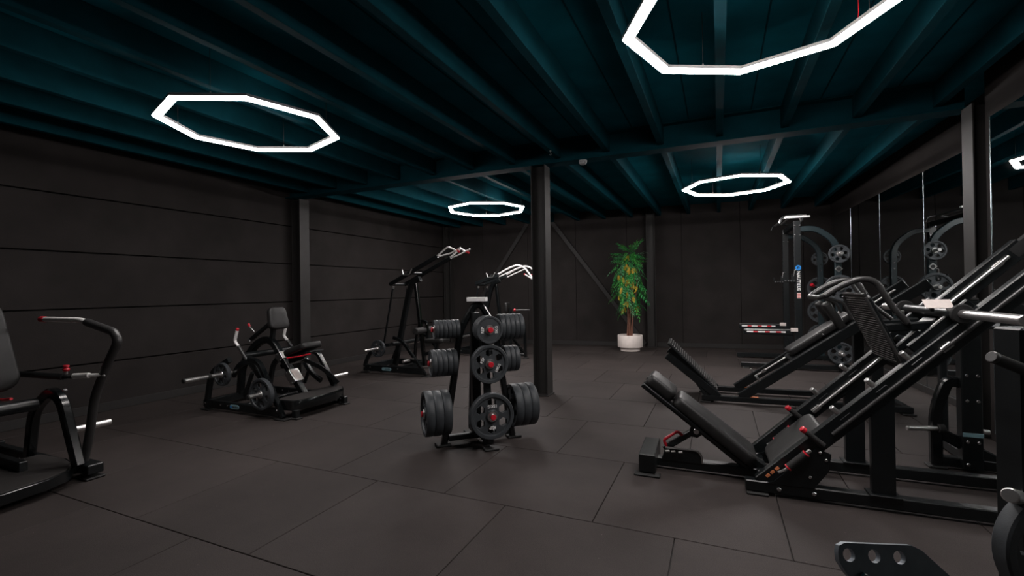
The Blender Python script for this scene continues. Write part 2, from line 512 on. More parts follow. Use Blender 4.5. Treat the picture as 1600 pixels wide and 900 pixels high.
# board joints of the deck, thin cover strips between joists
for k in range(-10, 3):
    x = .037+k*.6205+.31
    G().box((x, 1.68, Z_DECK-.003), (.012, 7.7, .008), .002).build('deck_seam_strip', 'joist', ce)
beam = thing('trim_1', 'long black steel main beam crossing under the joists', 'beam', (0, 5.6, 0))
beam['kind'] = 'structure'
L = 2.1-WALL_L; cx = (2.1+WALL_L)/2
G().box((cx, 0, Z_BEAM+.008), (L, .20, .016), .003).build('lower_flange', 'joist', beam)
G().box((cx, 0, Z_BEAM+.016+.13), (L, .012, .262), .002).build('web', 'joist', beam)
G().box((cx, 0, Z_BEAM+.282), (L, .20, .012), .003).build('upper_flange', 'joist', beam)
sd = thing('smoke_detector', 'small round white smoke detector under the main beam', 'smoke detector', (-1.50, 5.57, Z_BEAM))
G().lathe([(0, 0), (.05, 0), (.052, -.012), (.046, -.014), (0, -.014)], n=24).build('mounting_plate', 'plastic', sd)
G().lathe([(0, -.014), (.044, -.014), (.047, -.03), (.036, -.048), (0, -.05)], n=24).build('sensor_cap', 'plastic', sd)
hk = G().lathe([(0, 0), (.012, 0), (.012, -.01), (0, -.01)], (0, 0, 0), n=12)
hk.tube([(0, 0, -.01), (0, 0, -.03), (.012, 0, -.045), (0, 0, -.06), (-.012, 0, -.045)], .003, 6, .008)
hk = hk.build('ceiling_hook', 'chrome'); hk.location = (-1.80, 5.22, Z_JOIST)
tag(hk, 'tiny shiny metal hook under a joist near the main beam', 'hook')

# H-section steel columns
def hcol(name, label, x, y, top, rz=0., flange=.2, depth=.19):
    t = thing(name, label, 'column', (x, y, 0), rz); t['kind'] = 'structure'
    for s in (-1, 1):
        G().box((s*(depth/2-.006), 0, top/2), (.012, flange, top), .002).build('flange', 'column', t)
    G().box((0, 0, top/2), (depth-.024, .009, top), .001).build('web', 'column', t)
    G().box((0, 0, .008), (depth+.03, flange+.04, .016), .003).build('base_plate', 'column', t)
    return t
hcol('trim_2', 'free-standing black steel column behind the plate tree', -2.075, 5.6, Z_BEAM)
hcol('trim_3', 'black steel column against the panelled wall', WALL_L+.10, 5.72, Z_BEAM)
hcol('trim_4', 'black steel column between the mirror runs', 2.155, 5.46, Z_BEAM)
hcol('trim_5', 'black steel column on the far wall behind the potted tree', -1.40, yb(-1.40)-.12, 3.2, math.degrees(ang_b))
hcol('trim_6', 'black steel column in the corner of panelled and far wall', -6.44, yb(-6.44)-.12, 3.2, math.degrees(ang_b))
def brace(name, x0, z0, x1, z1, label):
    g = G().beam((x0, yb(x0)-.06, z0), (x1, yb(x1)-.06, z1), .012, .09, (-.11, 1, 0), .002)
    tag(g.build(name, 'base'), label, 'brace', kind='structure')
brace('trim_7', -3.70, 3.0, -1.56, .06, 'flat diagonal steel brace running down behind the potted tree')
brace('trim_8', -4.32, 3.0, -6.30, .10, 'flat diagonal steel brace running down into the panelled wall corner')

# ------------------------------------------------------------------ octagon lights
LAMP_DZ = 1.48; LAMP_R = .69
def lamp(x, y, label, led, red=False):
    z = CAM_H+LAMP_DZ
    t = thing('octagon_light', label, 'ceiling light', (x, y, z), 0, 'octagon ceiling lights')
    P = [V(LAMP_R*math.cos(math.radians(5+45*k)), LAMP_R*math.sin(math.radians(5+45*k)), 0) for k in range(8)]
    # mitred linear profiles: opal half-round diffuser below, aluminium channel above
    half = [(.030*math.cos(math.pi*j/10), -.019*math.sin(math.pi*j/10)) for j in range(11)]
    rect = [(.033, 0.0005), (.033, .022), (-.033, .022), (-.033, 0.0005)]
    def bar(prof, k):
        g = G(); rings = []
        for q in (k, (k+1) % 8):
            rad = P[q].normalized()
            rings.append([P[q]+rad*(x/math.cos(math.pi/8))+V(0, 0, zz) for x, zz in prof])
        n = len(prof)
        return g.add(rings[0]+rings[1], [[i, (i+1) % n, n+(i+1) % n, n+i] for i in range(n)]+[list(range(n))[::-1], [n+i for i in range(n)]])
    for k in range(8):
        bar(half, k).build('led_tube', led, t)
        bar(rect, k).build('housing', 'housing', t)
    for k in range(0, 8, 2):
        a = (P[k]+P[(k+1) % 8])/2
        G().tube([a+V(0, 0, .022), V(a.x, a.y, Z_DECK-z-.0)], .0022, 6).build('suspension_wire', 'wire', t)
        G().cyl(a+V(0, 0, .022), a+V(0, 0, .048), .006, 8).build('wire_clip', 'alu', t)
    if red:
        a = P[1]*.97
        a = P[0]*.35+P[1]*.65
        G().tube([a+V(0, 0, .015), a+V(.005, -.005, .12), a+V(-.01, 0, .25), V(a.x, a.y, Z_DECK-z)], .003, 6, .05).build('power_cable', 'red', t, 'thin red power cable')
    return t
lamp(-2.533*LAMP_DZ, 1.901*LAMP_DZ, 'glowing white octagon light nearest the panelled wall, in front of the main beam', 'led_dim')
lamp(-2.585*LAMP_DZ, 5.062*LAMP_DZ, 'glowing white octagon light beyond the main beam, between the panelled wall and free-standing column', 'led')
lamp(.162*LAMP_DZ, 5.068*LAMP_DZ, 'glowing white octagon light beyond the main beam, above the half rack', 'led')
lamp(.150*LAMP_DZ, 1.925*LAMP_DZ, 'large glowing white octagon light with thin red power cable', 'led_mid', True)
# ------------------------------------------------------------------ weight plates
def plate_meshes(R, T, windows, key):
    """axis along -Y, outer (printed) face at y = 0, body runs to y = +T"""
    g = G(); HB = R*.30
    if windows:
        holes = [circ(0, 0, .027, 20)]
        rc = R*.585; hr = R*.205
        for k in range(6):
            a = math.radians(60*k+30)
            holes.append(circ(rc*math.cos(a), rc*math.sin(a), hr, 6, a))
        fill_holes(g, circ(0, 0, R*.86, 40), holes, T*.55, (0, T/2, 0), (1, 0, 0), (0, 0, 1))
    else:
        g.lathe([(.027, T*.1), (R*.86, T*.14), (R*.86, T*.86), (.027, T*.9), (.027, T*.1)], axis=(0, 1, 0), n=40)
        for k in range(4):
            a = math.radians(45+90*k)
            d = V(math.cos(a), 0, math.sin(a)); sd = V(-math.sin(a), 0, math.cos(a))
            g.beam(d*R*.30+V(0, T*.10, 0), d*R*.50+V(0, T*.12, 0), R*.05, .006, tuple(sd), .001)
    g.lathe([(R*.80, T*.22), (R*.84, T*.02), (R*.88, 0), (R*.97, 0), (R, T*.12), (R, T*.88), (R*.97, T), (R*.88, T), (R*.84, T*.98), (R*.80, T*.78), (R*.80, T*.22)], axis=(0, 1, 0), n=48)
    g.lathe([(.028, T*.04), (HB*.8, T*.04), (HB, T*.22), (HB, T*.78), (HB*.8, T*.96), (.028, T*.96), (.028, T*.04)], axis=(0, 1, 0), n=28)
    body = g.mesh('weight_plate', 'plate')
    hub = G().lathe([(.0262, -.002), (.040, -.002), (.042, .004), (.0262, T*.3), (.0262, -.002)], axis=(0, 1, 0), n=28).mesh('hub_ring', 'alu')
    return body, hub
PL = {'a': (.1925, .070, True), 'b': (.165, .055, True), 'c': (.1175, .042, False), 'd': (.0825, .034, False),
      'e': (.13, .04, True), 'f': (.17, .05, True), 'g': (.205, .06, True), 'h': (.14, .045, True)}
PLM = {k: plate_meshes(*v, k) for k, v in PL.items()}
def weight_plate(kind, p, axis, label, group, spin=0., words=None, face_text=None):
    """p = centre of outer face, axis = outward direction of the outer face"""
    body, hub = PLM[kind]
    o = link('weight_plate', body); tag(o, label, 'weight plate', group)
    h = link('hub_ring', hub, o)
    n = V(axis).normalized()            # outward = local -Y
    yv = -n; zv = V(0, 0, 1); zv = (zv-yv*zv.dot(yv)).normalized(); xv = yv.cross(zv)
    c, s = math.cos(math.radians(spin)), math.sin(math.radians(spin))
    X = xv*c+zv*s; Z = -xv*s+zv*c
    M = Matrix((X, yv, Z)).transposed().to_4x4(); M.translation = V(p)
    o.matrix_world = M
    R, T = PL[kind][0], PL[kind][1]
    if words:
        for (w, d, sz, flip) in words:
            f = -1 if flip else 1
            if d in ('top', 'bottom'):
                sg = 1 if d == 'top' else -1
                text(w, sz, 'white', o, (0, -.002 if PL[kind][2] else T*.085, sg*R*.46), (f, 0, 0), (0, 0, f))
            else:
                sg = 1 if d == 'right' else -1
                text(w, sz, 'white', o, (sg*R*.52, T*.085, 0), (0, 0, f), (-f, 0, 0))
    return o

# ------------------------------------------------------------------ plate tree
TR = (-1.975, 3.66); TA = 44.0
tree = thing('plate_tree', 'black steel weight plate tree loaded with plates, red horn tips', 'plate rack', (*TR, 0), TA)
ca, sa = math.cos(math.radians(TA)), math.sin(math.radians(TA))
def tw(l): return V(TR[0]+l[0]*ca-l[1]*sa, TR[1]+l[0]*sa+l[1]*ca, l[2])
def td(l): return V(l[0]*ca-l[1]*sa, l[0]*sa+l[1]*ca, l[2])
arch = [(-.315, 0, .02), (-.215, 0, .62), (-.165, 0, 1.0), (-.03, 0, 1.215), (.03, 0, 1.215), (.165, 0, 1.0), (.215, 0, .62), (.315, 0, .02)]
G().rtube(arch, .055, .055, (0, 1, 0), .14, .012).build('arched_frame', 'steel_gloss', tree)
G().rtube([(-.03, -.02, .05), (-.03, -.02, 1.15)], .075, .075, (0, 1, 0), 0, .008).build('post', 'steel', tree)
G().rtube([(.03, -.235, .05), (.02, -.13, 1.02)], .06, .045, (1, 0, 0), 0, .006).build('front_leg', 'steel', tree)
G().rtube([(0, .255, .05), (0, .12, 1.02)], .06, .045, (1, 0, 0), 0, .006).build('rear_leg', 'steel', tree)
G().box((0, 0, .06), (.56, .05, .05), .006).build('base_rail', 'steel', tree)
G().box((0, .14, .06), (.05, .23, .05), .006).box((.02, -.13, .06), (.05, .2, .05), .006).build('base_rail', 'steel', tree)
for (x, y) in ((-.325, 0), (.325, 0), (.03, -.25), (0, .265)):
    foot(tree, x, y, .13, .11)
HZ = (1.01, .72, .29)
# horns: left (-x), right (+x), front (-y)
def horn(p0, p1, capr=.024):
    G().cyl(p0, p1, .0245, 18).build('weight_horn', 'chrome', tree)
    d = (V(p1)-V(p0)).normalized()
    c = G().cyl(V(p1)-d*.0, V(p1)+d*.014, capr, 18, .006).build('horn_cap', 'red', tree, 'red plastic horn cap')
    return c
ORD = ('outermost', 'second from the tip', 'third from the tip', 'fourth from the tip', 'fifth from the tip', 'innermost')
def tree_stack(side, lev, kind, n, start, label, group, spins=0, words=None, end=None):
    R, T, _ = PL[kind]; z = HZ[lev]
    gap = .003
    L = start+n*(T+gap)+.004
    if end: L = end
    axl = {'l': (-1, 0, 0), 'r': (1, 0, 0), 'f': (0, -1, 0)}[side]; ax = V(axl)
    base = V(0, 0, z) if side != 'f' else V(.03, 0, z)
    horn(base+ax*(start-(.06 if side == 'f' else .008)), base+ax*L)
    for i in range(n):
        p = base+ax*(start+(i+1)*(T+gap)-gap)
        outer = i == n-1
        weight_plate(kind, tw(p), td(ax), (label+', '+('innermost of its stack' if i == 0 else ORD[n-1-i]+' of its stack') if n > 1 else label), group, spins*i+(0 if not outer else 0), words if outer else None)
tree_stack('l', 0, 'd', 6, .175, 'smallest black plate, top horn facing the panelled wall', 'smallest plates on the top horn', 17)
tree_stack('l', 1, 'c', 5, .205, 'small black plate, middle horn facing the panelled wall', 'small plates on the middle horn facing the panelled wall', 23)
tree_stack('l', 2, 'a', 3, .275, 'large black plate, bottom horn facing the panelled wall', 'large plates on the bottom horn facing the panelled wall', 13)
tree_stack('f', 0, 'c', 3, .140, 'small solid 5KG plate above the hexagon windowed plates', 'small 5KG plates above the spoked plates', 0, [('REP', 'left', .034, False), ('5KG', 'right', .034, False)], .29)
tree_stack('f', 1, 'b', 1, .215, 'medium black 10KG plate with six hexagon windows, between a solid and a larger plate', None, 0, [('REP', 'top', .032, False), ('10KG', 'bottom', .032, False)], .288)
tree_stack('f', 2, 'a', 1, .245, 'large black 15KG plate with six hexagon windows, lettering upside down', None, 0, [('15KG', 'top', .036, True), ('REP', 'bottom', .036, True)], .332)
tree_stack('r', 0, 'c', 5, .190, 'small black plate, top horn facing the steel column', 'small plates on the top horn facing the steel column', 11)
tree_stack('r', 1, 'c', 3, .235, 'small black plate, middle horn facing the steel column', 'small plates on the middle horn facing the steel column', 29)
tree_stack('r', 2, 'a', 3, .300, 'large black plate, bottom horn facing the steel column', 'large plates on the bottom horn facing the steel column', 19)
for o in bpy.data.objects:
    if o.name.startswith('weight_plate') and o.get('label', '').startswith('medium black 10KG'):
        o.matrix_world = o.matrix_world @ Matrix.Rotation(math.radians(-62), 4, 'Y')
tray = thing('accessory_tray', 'small light grey open tray sitting on top of the plate tree', 'tray', (*tw((0, 0, 1.243))[:2], 1.243), TA-30)
G().box((0, 0, .006), (.17, .10, .008), .003).build('tray_base', 'grey_box', tray)
for sx, sy, w, d in ((0, -.047, .17, .008), (0, .047, .17, .008), (-.081, 0, .008, .1), (.081, 0, .008, .1)):
    G().box((sx, sy, .022), (w, d, .038), .003).build('tray_wall', 'white', tray)
G().box((-.035, 0, .026), (.055, .07, .032), .006).build('tray_insert', 'white', tray)
G().box((.035, 0, .022), (.05, .07, .024), .006).build('tray_insert', 'grey_box', tray)

# ------------------------------------------------------------------ leg press
lp = thing('leg_press', 'black inclined leg press with ribbed foot plate, red tipped grips and padded backrest', 'leg press', (0, 3.396, 0), 1.5)
YN, YF = 0.0, .56
for y in (YN, YF):
    G().box((1.14, y, .055), (2.0, .07, .07), .006).build('base_rail', 'steel', lp)
G().box((2.11, .28, .055), (.07, .66, .07), .006).build('rear_crossmember', 'steel', lp)
G().box((.26, .28, .055), (.07, .5, .06), .006).build('front_crossmember', 'steel', lp)
for x, y in ((.21, YN), (.21, YF), (2.08, YN), (2.08, YF)): foot(lp, x, y-.005, .13, .10)
for x in (.33, .52): bolt(lp, (x, YN-.036, .055), (0, -1, 0), .014)
def rz(x): return x-.20
for y, e in ((YN, 1.78), (YF, 1.78)):
    G().beam((.235, y, rz(.235)+.03), (e, y, rz(e)), .055, .115, (0, 1, 0), .006).build('inclined_rail', 'steel', lp)
    s = -1
    G().cyl((.62, y-.040, rz(.62)+.012), (1.70, y-.040, rz(1.70)+.012), .0115, 12).build('guide_rod', 'chrome' if y > .1 else 'tube_grey', lp)
    for x in ((.62, 1.62) if y > .1 else (1.15, 1.62)):
        G().beam((x, y-.034, rz(x)+.012), (x+.045, y-.034, rz(x+.045)+.012), .030, .034, (0, 1, 0), .004).build('rod_block', 'alu', lp)
    G().prism([(-.075, -.03), (.075, -.03), (.075, .03), (-.075, .03)], .07, (e, y, rz(e)), (.707, 0, .707), (0, 1, 0)).build('end_cap', 'rubber_black', lp)
    # stop pins
    for x in (.68, .86, 1.03):
        p = V(x, y+.005, rz(x)+.055)
        k = G().cyl(p+V(.03, 0, -.025), p+V(-.06, -.02, .06), .0165, 14).build('stop_pin', 'chrome', lp)
        G().beam(p+V(.0, -.036, -.03), p+V(.05, -.036, .02), .008, .05, (0, 1, 0), .002).build('pin_plate', 'steel', lp)
    # uprights
    G().prism([(.82, .085), (.935, .085), (.935, .685), (.82, .57)], .05, (0, y, 0), (1, 0, 0), (0, 0, 1), .004).build('upright', 'steel', lp)
    G().box((.878, y, .095), (.16, .11, .012), .003).build('upright_foot', 'steel', lp)
    # red tipped handle grips
    q0, q1 = V(.575, y-.045, .36), V(.478, y-.055, .44)
    G().cyl(q0, q1, .0175, 14).build('grip', 'foam', lp)
    d = (q1-q0).normalized()
    G().cyl(q1, q1+d*.032, .0185, 14, .005).build('grip_tip', 'red', lp, 'red grip tip')
    # side gusset
    G().prism([(.26, .085), (.52, .085), (.60, .20), (.615, .31), (.54, .34), (.30, .10)], .012, (0, y-.033, 0), (1, 0, 0), (0, 0, 1)).build('gusset_plate', 'steel', lp)
    for bx, bz in ((.50, .155), (.585, .27), (.555, .315)): bolt(lp, (bx, y-.040, bz), (0, -1, 0), .010)
    # bumper roller
    b0, b1 = V(.375, y-.062, .205), V(.480, y-.062, .31)
    dd = (b1-b0).normalized()
    G().cyl(b0, b1, .022, 16).build('bumper', 'foam', lp)
    for a in (b0, b1-dd*.012): G().cyl(a, a+dd*.012, .0235, 16).build('bumper_ring', 'red', lp, 'red bumper ring')
    G().tube([b0-dd*.05+V(-.015, 0, .0), b0-dd*.02, b0+dd*.02], .008, 8, .01).build('bumper_rod', 'chrome', lp)
    G().cyl(b1, b1+dd*.03, .012, 12).build('bumper_rod', 'chrome', lp)
for k in range(3):
    G().beam((.262+.026*k, YN-.0295, .122+.026*k), (.280+.026*k, YN-.0295, .140+.026*k), .003, .018, (0, 1, 0), .001).build('warning_label', 'orange', lp, 'small orange warning label')
# spine and front foot
G().box((-.10, .24, .052), (.72, .075, .062), .006).build('spine_tube', 'steel', lp)
G().box((-.485, .235, .088), (.115, .41, .13), .006).build('front_cross_tube', 'steel', lp)
for y in (.04, .43): foot(lp, -.485, y, .18, .07)
# adjuster plate, strut and red handle
G().prism([(-.40, .075), (-.12, .075), (-.125, .13), (-.15, .165), (-.37, .165)], .010, (0, .20, 0), (1, 0, 0), (0, 0, 1), .002).build('adjuster_plate', 'steel', lp)
G().tube([(-.37, .19, .168), (-.15, .19, .168), (-.122, .19, .13), (-.117, .19, .08)], .0065, 8, .02).build('adjuster_edge', 'alu', lp)
for x in (-.37, -.33, -.28): G().cyl((x, .175, .145), (x+.03, .175, .150), .008, 10).build('adjuster_pin', 'chrome', lp)
G().beam((-.385, .25, .14), (-.155, .25, .305), .045, .042, (0, 1, 0), .005).build('strut', 'steel', lp)
G().prism([(-.21, .26), (-.15, .25), (-.10, .29), (-.12, .36), (-.19, .35)], .06, (0, .25, 0), (1, 0, 0), (0, 0, 1)).build('strut_bracket', 'steel', lp)
G().cyl((-.155, .185, .305), (-.155, .222, .305), .021, 18).build('pivot_bolt', 'bolt', lp)
G().tube([(-.365, .235, .165), (-.385, .225, .21), (-.285, .225, .285), (-.255, .235, .255)], .011, 10, .025).build('release_handle', 'red', lp, 'red release handle')
# backrest
d = V(.793, 0, -.609); nrm = V(.609, 0, .793)
pb = V(-.525, .27, .625)
G().beam(pb-nrm*.012, pb+d*.86-nrm*.012, .07, .05, (0, 1, 0), .005).build('backrest_beam', 'steel', lp)
for y in (.14, .40):
    G().beam(V(-.525, y, .625)+nrm*.012, V(-.525, y, .625)+d*.88+nrm*.012, .035, .022, (0, 1, 0), .004).build('backrest_frame', 'steel', lp)
v = V(0, 1, 0); 
hp = pb+d*.115+nrm*.024
G().cushion(.225, .27, .085, hp, d*-1, v*-1, .05, .026).build('head_pad', 'pad', lp)
mp = pb+d*.56+nrm*.024
G().cushion(.64, .33, .085, mp, d*-1, v*-1, .06, .026, -.10).build('back_pad', 'pad', lp)
G().cyl((.19, .15, .15), (.19, .39, .15), .022, 16).build('hinge_tube', 'alu', lp)
G().beam((.18, .27, .14), (.28, .27, .08), .08, .05, (0, 1, 0), .006).build('hinge_bracket', 'steel', lp)
# seat pad between the rails
u = V(.707, 0, .707); n2 = V(-.707, 0, .707)
G().cushion(.42, .42, .05, V(.475, .28, .265)+n2*.0, u, V(0, 1, 0), .09, .02).build('seat_pad', 'pad', lp)
G().beam((.34, .28, .10), (.62, .28, .38), .38, .018, (0, 1, 0), .004).build('seat_plate', 'steel', lp)
# carriage
for xx in (1.10, 1.30):
    G().tube([(xx, .03, rz(xx)+.085), (xx, .53, rz(xx)+.085)], .024, 14).build('carriage_crossbar', 'steel', lp)
G().beam((1.12, .28, 1.035), (1.29, .28, 1.205), .16, .012, (0, 1, 0), .004).build('carriage_plate', 'steel', lp)
for y in (YN, YF):
    G().beam((1.05, y+.045 if y == YN else y-.045, rz(1.05)+.09), (1.33, y+.045 if y == YN else y-.045, rz(1.33)+.09), .03, .10, (0, 1, 0), .006).build('carriage_side', 'steel', lp)
G().cyl((1.215, -.10, 1.175), (1.215, .66, 1.175), .030, 18).build('carriage_axle', 'steel', lp)
for s, y0 in ((-1, -.10), (1, .66)):
    G().cyl((1.215, y0, 1.175), (1.215, y0+s*.02, 1.175), .055, 24, .006).build('horn_collar', 'rubber_black', lp)
    G().cyl((1.215, y0+s*.02, 1.175), (1.215, y0+s*(.55 if s < 0 else .40), 1.175), .0245, 20).build('weight_horn', 'chrome', lp)
    G().cyl((1.215, y0+s*.10, 1.175), (1.215, y0+s*.112, 1.175), .029, 20).build('horn_ring', 'rubber_black', lp) if s > 0 else None
G().beam((1.105, .05, 1.225), (1.235, .05, 1.225), .075, .006, (0, .75, .66), .002).build('info_plate', 'sticker', lp, 'pale instruction plate')
G().beam((1.15, .075, 1.18), (1.15, .075, 1.23), .02, .02, (0, 1, 0), .003).build('info_plate_bracket', 'steel', lp)
# foot plate with ribs
t0, t1 = V(.815, 0, 1.285), V(.985, 0, .855)
fd = (t1-t0).normalized(); fn = V(fd.z, 0, -fd.x)
if fn.x > 0: fn = -fn
fc = (t0+t1)/2+V(0, .265, 0)
fpl = G().cushion((t1-t0).length, .50, .022, fc, fd, V(0, 1, 0) if fd.cross(V(0, 1, 0)).dot(fn) < 0 else V(0, -1, 0), .045, .006).build('foot_plate', 'steel', lp)
rib = None
for i in range(26):
    a = -.205+.41*i/25
    w = .46 if abs(a) < .17 else .42
    g = G().box((0, 0, 0), (.008, w, .006), .002, Matrix((fd, V(0, 1, 0), fn)).transposed())
    r = g.build('tread_rib', 'tread', fpl); r.location = fc+fd*a+fn*.003
G().tube([t0+V(0, .03, 0)+fn*.0, t0+V(0, .50, 0)], .008, 8).build('foot_plate_edge', 'tube_grey', lp)
for y in (.02, .51):
    G().tube([t0+V(0, y, -.02), t1+V(0, y, .03)], .009, 8).build('foot_plate_edge', 'tube_grey', lp)
for y in (.12, .41):
    G().beam((.93, y, 1.075), (1.20, y, 1.10), .05, .05, (0, 1, 0), .008).build('foot_plate_arm', 'steel', lp)
    G().beam((.98, y, .93), (1.10, y, 1.06), .04, .04, (0, 1, 0), .006).build('foot_plate_brace', 'steel', lp)
# bent hand rails over the foot plate
for y in (.09, .47):
    G().tube([(.62, y, 1.275), (.70, y, 1.335), (.81, y, 1.385), (.89, y, 1.365), (.97, y, 1.20), (1.04, y, 1.11)], .019, 14, .06).build('hand_rail', 'tube_grey', lp)
G().tube([(.625, .09, 1.28), (.600, .12, 1.265), (.600, .44, 1.265), (.625, .47, 1.28)], .017, 12, .02).build('hand_rail_crossbar', 'tube_grey', lp)
G().tube([(.80, .28, 1.37), (.86, .28, 1.27), (1.02, .28, 1.12)], .013, 10, .03).build('rail_stay', 'tube_grey', lp)
G().box((1.0, .10, 1.17), (.05, .04, .03), .004).build('rail_clamp', 'alu', lp)

# ------------------------------------------------------------------ hack squat
hs = thing('hack_squat', 'black hack squat machine with ribbed foot deck and padded sled behind the leg press', 'hack squat', (0, 5.93, 0), 3)
YN, YF = -.03, .53
for y in (YN, YF):
    G().box((.80, y, .055), (2.0, .065, .06), .006).build('base_rail', 'steel', hs)
    G().beam((.21, y, .075), (1.95, y, 1.355), .055, .10, (0, 1, 0), .006).build('inclined_rail', 'steel', hs)
    yi = y-.036 if y > .1 else y+.036
    G().cyl((.42, yi, .235), (1.85, yi, 1.287), .011, 12).build('guide_rod', 'chrome', hs)
    G().beam((.50, yi, .292), (.54, yi, .322), .03, .034, (0, 1, 0), .004).build('rod_block', 'alu', hs)
    G().cyl((.415, y-.005, .27), (.375, y-.015, .325), .012, 12).build('stop_pin', 'chrome', hs)
    G().box((1.50, y, .54), (.10, .08, .92), .006).build('upright', 'steel', hs)
    G().box((.34, y, .087), (.11, .05, .004), .001).build('warning_label', 'orange', hs, 'small orange warning label')
    # side beams of the foot deck
    G().beam((-.585, y, .535), (-.015, y, .065), .055, .085, (0, 1, 0), .006).build('deck_frame', 'steel', hs)
    G().beam((-.15, y, .075), (-.30, y, .30), .04, .04, (0, 1, 0), .005).build('deck_prop', 'steel', hs)
for x in (-.16, 1.76): G().box((x, .25, .055), (.065, .55, .06), .006).build('crossmember', 'steel', hs)
for x, y in ((-.16, YN), (-.16, YF), (1.76, YN), (1.76, YF)): foot(hs, x, y, .12, .09)
a0, a1 = V(-.57, .25, .675), V(-.03, .25, .125)
dd = (a1-a0).normalized(); dn = V(-dd.z, 0, dd.x)
deck = G().beam(a0, a1, .58, .025, (0, 1, 0), .008).build('foot_deck', 'steel', hs)
L = (a1-a0).length
for i in range(24):
    p = a0+dd*(.02+(L-.04)*i/23)+dn*.018
    G().box(tuple(p), (.014, .555, .014), .004, Matrix((dd, V(0, 1, 0), dn)).transposed()).build('tread_rib', 'tread', deck)
# sled with back pad and shoulder pads
sl = V(.806, 0, .592); sn = V(-.592, 0, .806)
G().beam((.74, .25, .50), (1.50, .25, 1.058), .42, .03, (0, 1, 0), .006).build('sled_plate', 'steel', hs)
G().cushion(.74, .30, .075, V(1.06, .25, .765), sl, V(0, 1, 0), .05, .022).build('back_pad', 'pad', hs)
for y in (.10, .40):
    G().cushion(.34, .11, .085, V(1.20, y, 1.03), V(-.50, 0, .866), V(0, 1, 0), .035, .025).build('shoulder_pad', 'pad', hs)
    G().tube([(1.33, y, .97), (1.26, y, 1.15), (1.08, y, 1.22), (1.03, y, 1.20)], .015, 10, .05).build('shoulder_handle', 'tube_grey', hs)
for y in (.05, .45): bolt(hs, (1.05, y, .80), (0, 0, 1), .014)
G().cyl((1.42, -.10, 1.0), (1.42, .62, 1.0), .026, 16).build('sled_axle', 'steel', hs)
for s, y0 in ((-1, -.10), (1, .62)):
    G().cyl((1.42, y0, 1.0), (1.42, y0+s*.30, 1.0), .0245, 18).build('weight_horn', 'chrome', hs)
# ------------------------------------------------------------------ half rack in front of the mirrors
RK = (.298, 8.606)
rk = thing('half_rack', 'tall black half rack with curved rear legs, spotter arms and stored plates', 'power rack', (*RK, 0), 1)
RW = 1.24
for y in (0, RW):
    G().box((.80, y, .06), (1.55, .075, .075), .006).build('base_rail', 'steel', rk)
    for x in (.10, 1.45): foot(rk, x, y, .10, .085)
    G().box((.865, y, 1.235), (.10, .075, 2.30), .006).build('upright', 'steel', rk)
    G().rtube([(.91, y, 2.25), (1.12, y, 2.25), (1.40, y, 2.02), (1.405, y, 1.6), (1.405, y, .09)], .075, .085, (0, 1, 0), .30, .008).build('curved_leg', 'teal_steel', rk)
    # spotter arm
    sp = G().box((.43, y, .60), (.72, .06, .075), .006).build('spotter_arm', 'steel', rk)
    G().box((.43, y, .642), (.70, .05, .010), .003).build('arm_cap', 'alu', sp)
    G().box((.40, y-.032, .605), (.56, .004, .022), .001).build('arm_stripe', 'white', sp)
    for x in (.25, .42, .58): G().box((x, y-.0345, .605), (.07, .002, .020), .0005).build('arm_mark', 'red', sp)
    for x in (.10, .76): bolt(sp, (x, y-.033, .62), (0, -1, 0), .012)
    G().prism([(.30, .56), (.78, .56), (.80, .44), (.76, .42), (.70, .52)], .04, (0, y, 0), (1, 0, 0), (0, 0, 1)).build('arm_gusset', 'steel', rk)
    G().box((.80, y-.042, .645), (.10, .006, .06), .002).build('warning_label', 'sticker', rk, 'pale warning label')
    # j-cup
    jc = G().box((.74, y-.01, 1.43), (.14, .06, .035), .006).box((.675, y-.01, 1.475), (.02, .06, .07), .005).box((.80, y-.045, 1.47), (.06, .012, .14), .004).build('bar_catch', 'steel', rk)
    for x in (.69, .73, .77, .81): bolt(jc, (x, y-.042, 1.43), (0, -1, 0), .014)
    G().tube([(.80, y-.055, 1.50), (.815, y-.07, 1.60), (.845, y-.06, 1.60)], .006, 8, .02).build('catch_pin', 'chrome', jc)
    for z in (2.16, 2.31):
        for x in (.83, .90): bolt(rk, (x, y-.04, z), (0, -1, 0), .013)
    for z in (1.62, 1.72, 1.22, 1.28): bolt(rk, (1.405, y-.04, z), (0, -1, 0), .011)
    # upright holes strip
    for i in range(14): G().cyl((.815, y, 1.0+i*.08), (.8125, y, 1.0+i*.08), .012, 10, .0005).build('pin_hole', 'rubber_black', rk)
    # storage horns
    s = -1 if y == 0 else 1
    for z in ((1.83, 1.30, .30) if y == 0 else (1.83, 1.30, .88, .44)):
        G().cyl((1.405, y+s*.038, z), (1.405, y+s*.24, z), .0245, 16).build('weight_horn', 'chrome', rk)
for x, z in ((1.52, .06), (.865, 2.35)):
    G().box((x, RW/2, z), (.075, RW+.07, .075), .006).build('crossmember', 'steel', rk)
G().prism([(-.055, 0), (0, -.055), (.055, 0), (0, .055)], .012, (1.405, -.044, 1.60), (1, 0, 0), (0, 0, 1)).build('horn_flange', 'alu', rk)
G().cyl((1.405, -.05, 1.60), (1.405, -.058, 1.60), .026, 16).build('horn_socket', 'rubber_black', rk)
G().cyl((1.30, RW+.02, 1.34), (1.26, RW-.02, 1.37), .03, 14, .006).build('peg_cap', 'red', rk, 'red peg cap')
G().cyl((1.40, RW, 1.28), (1.30, RW+.02, 1.34), .014, 10).build('band_peg', 'steel', rk)
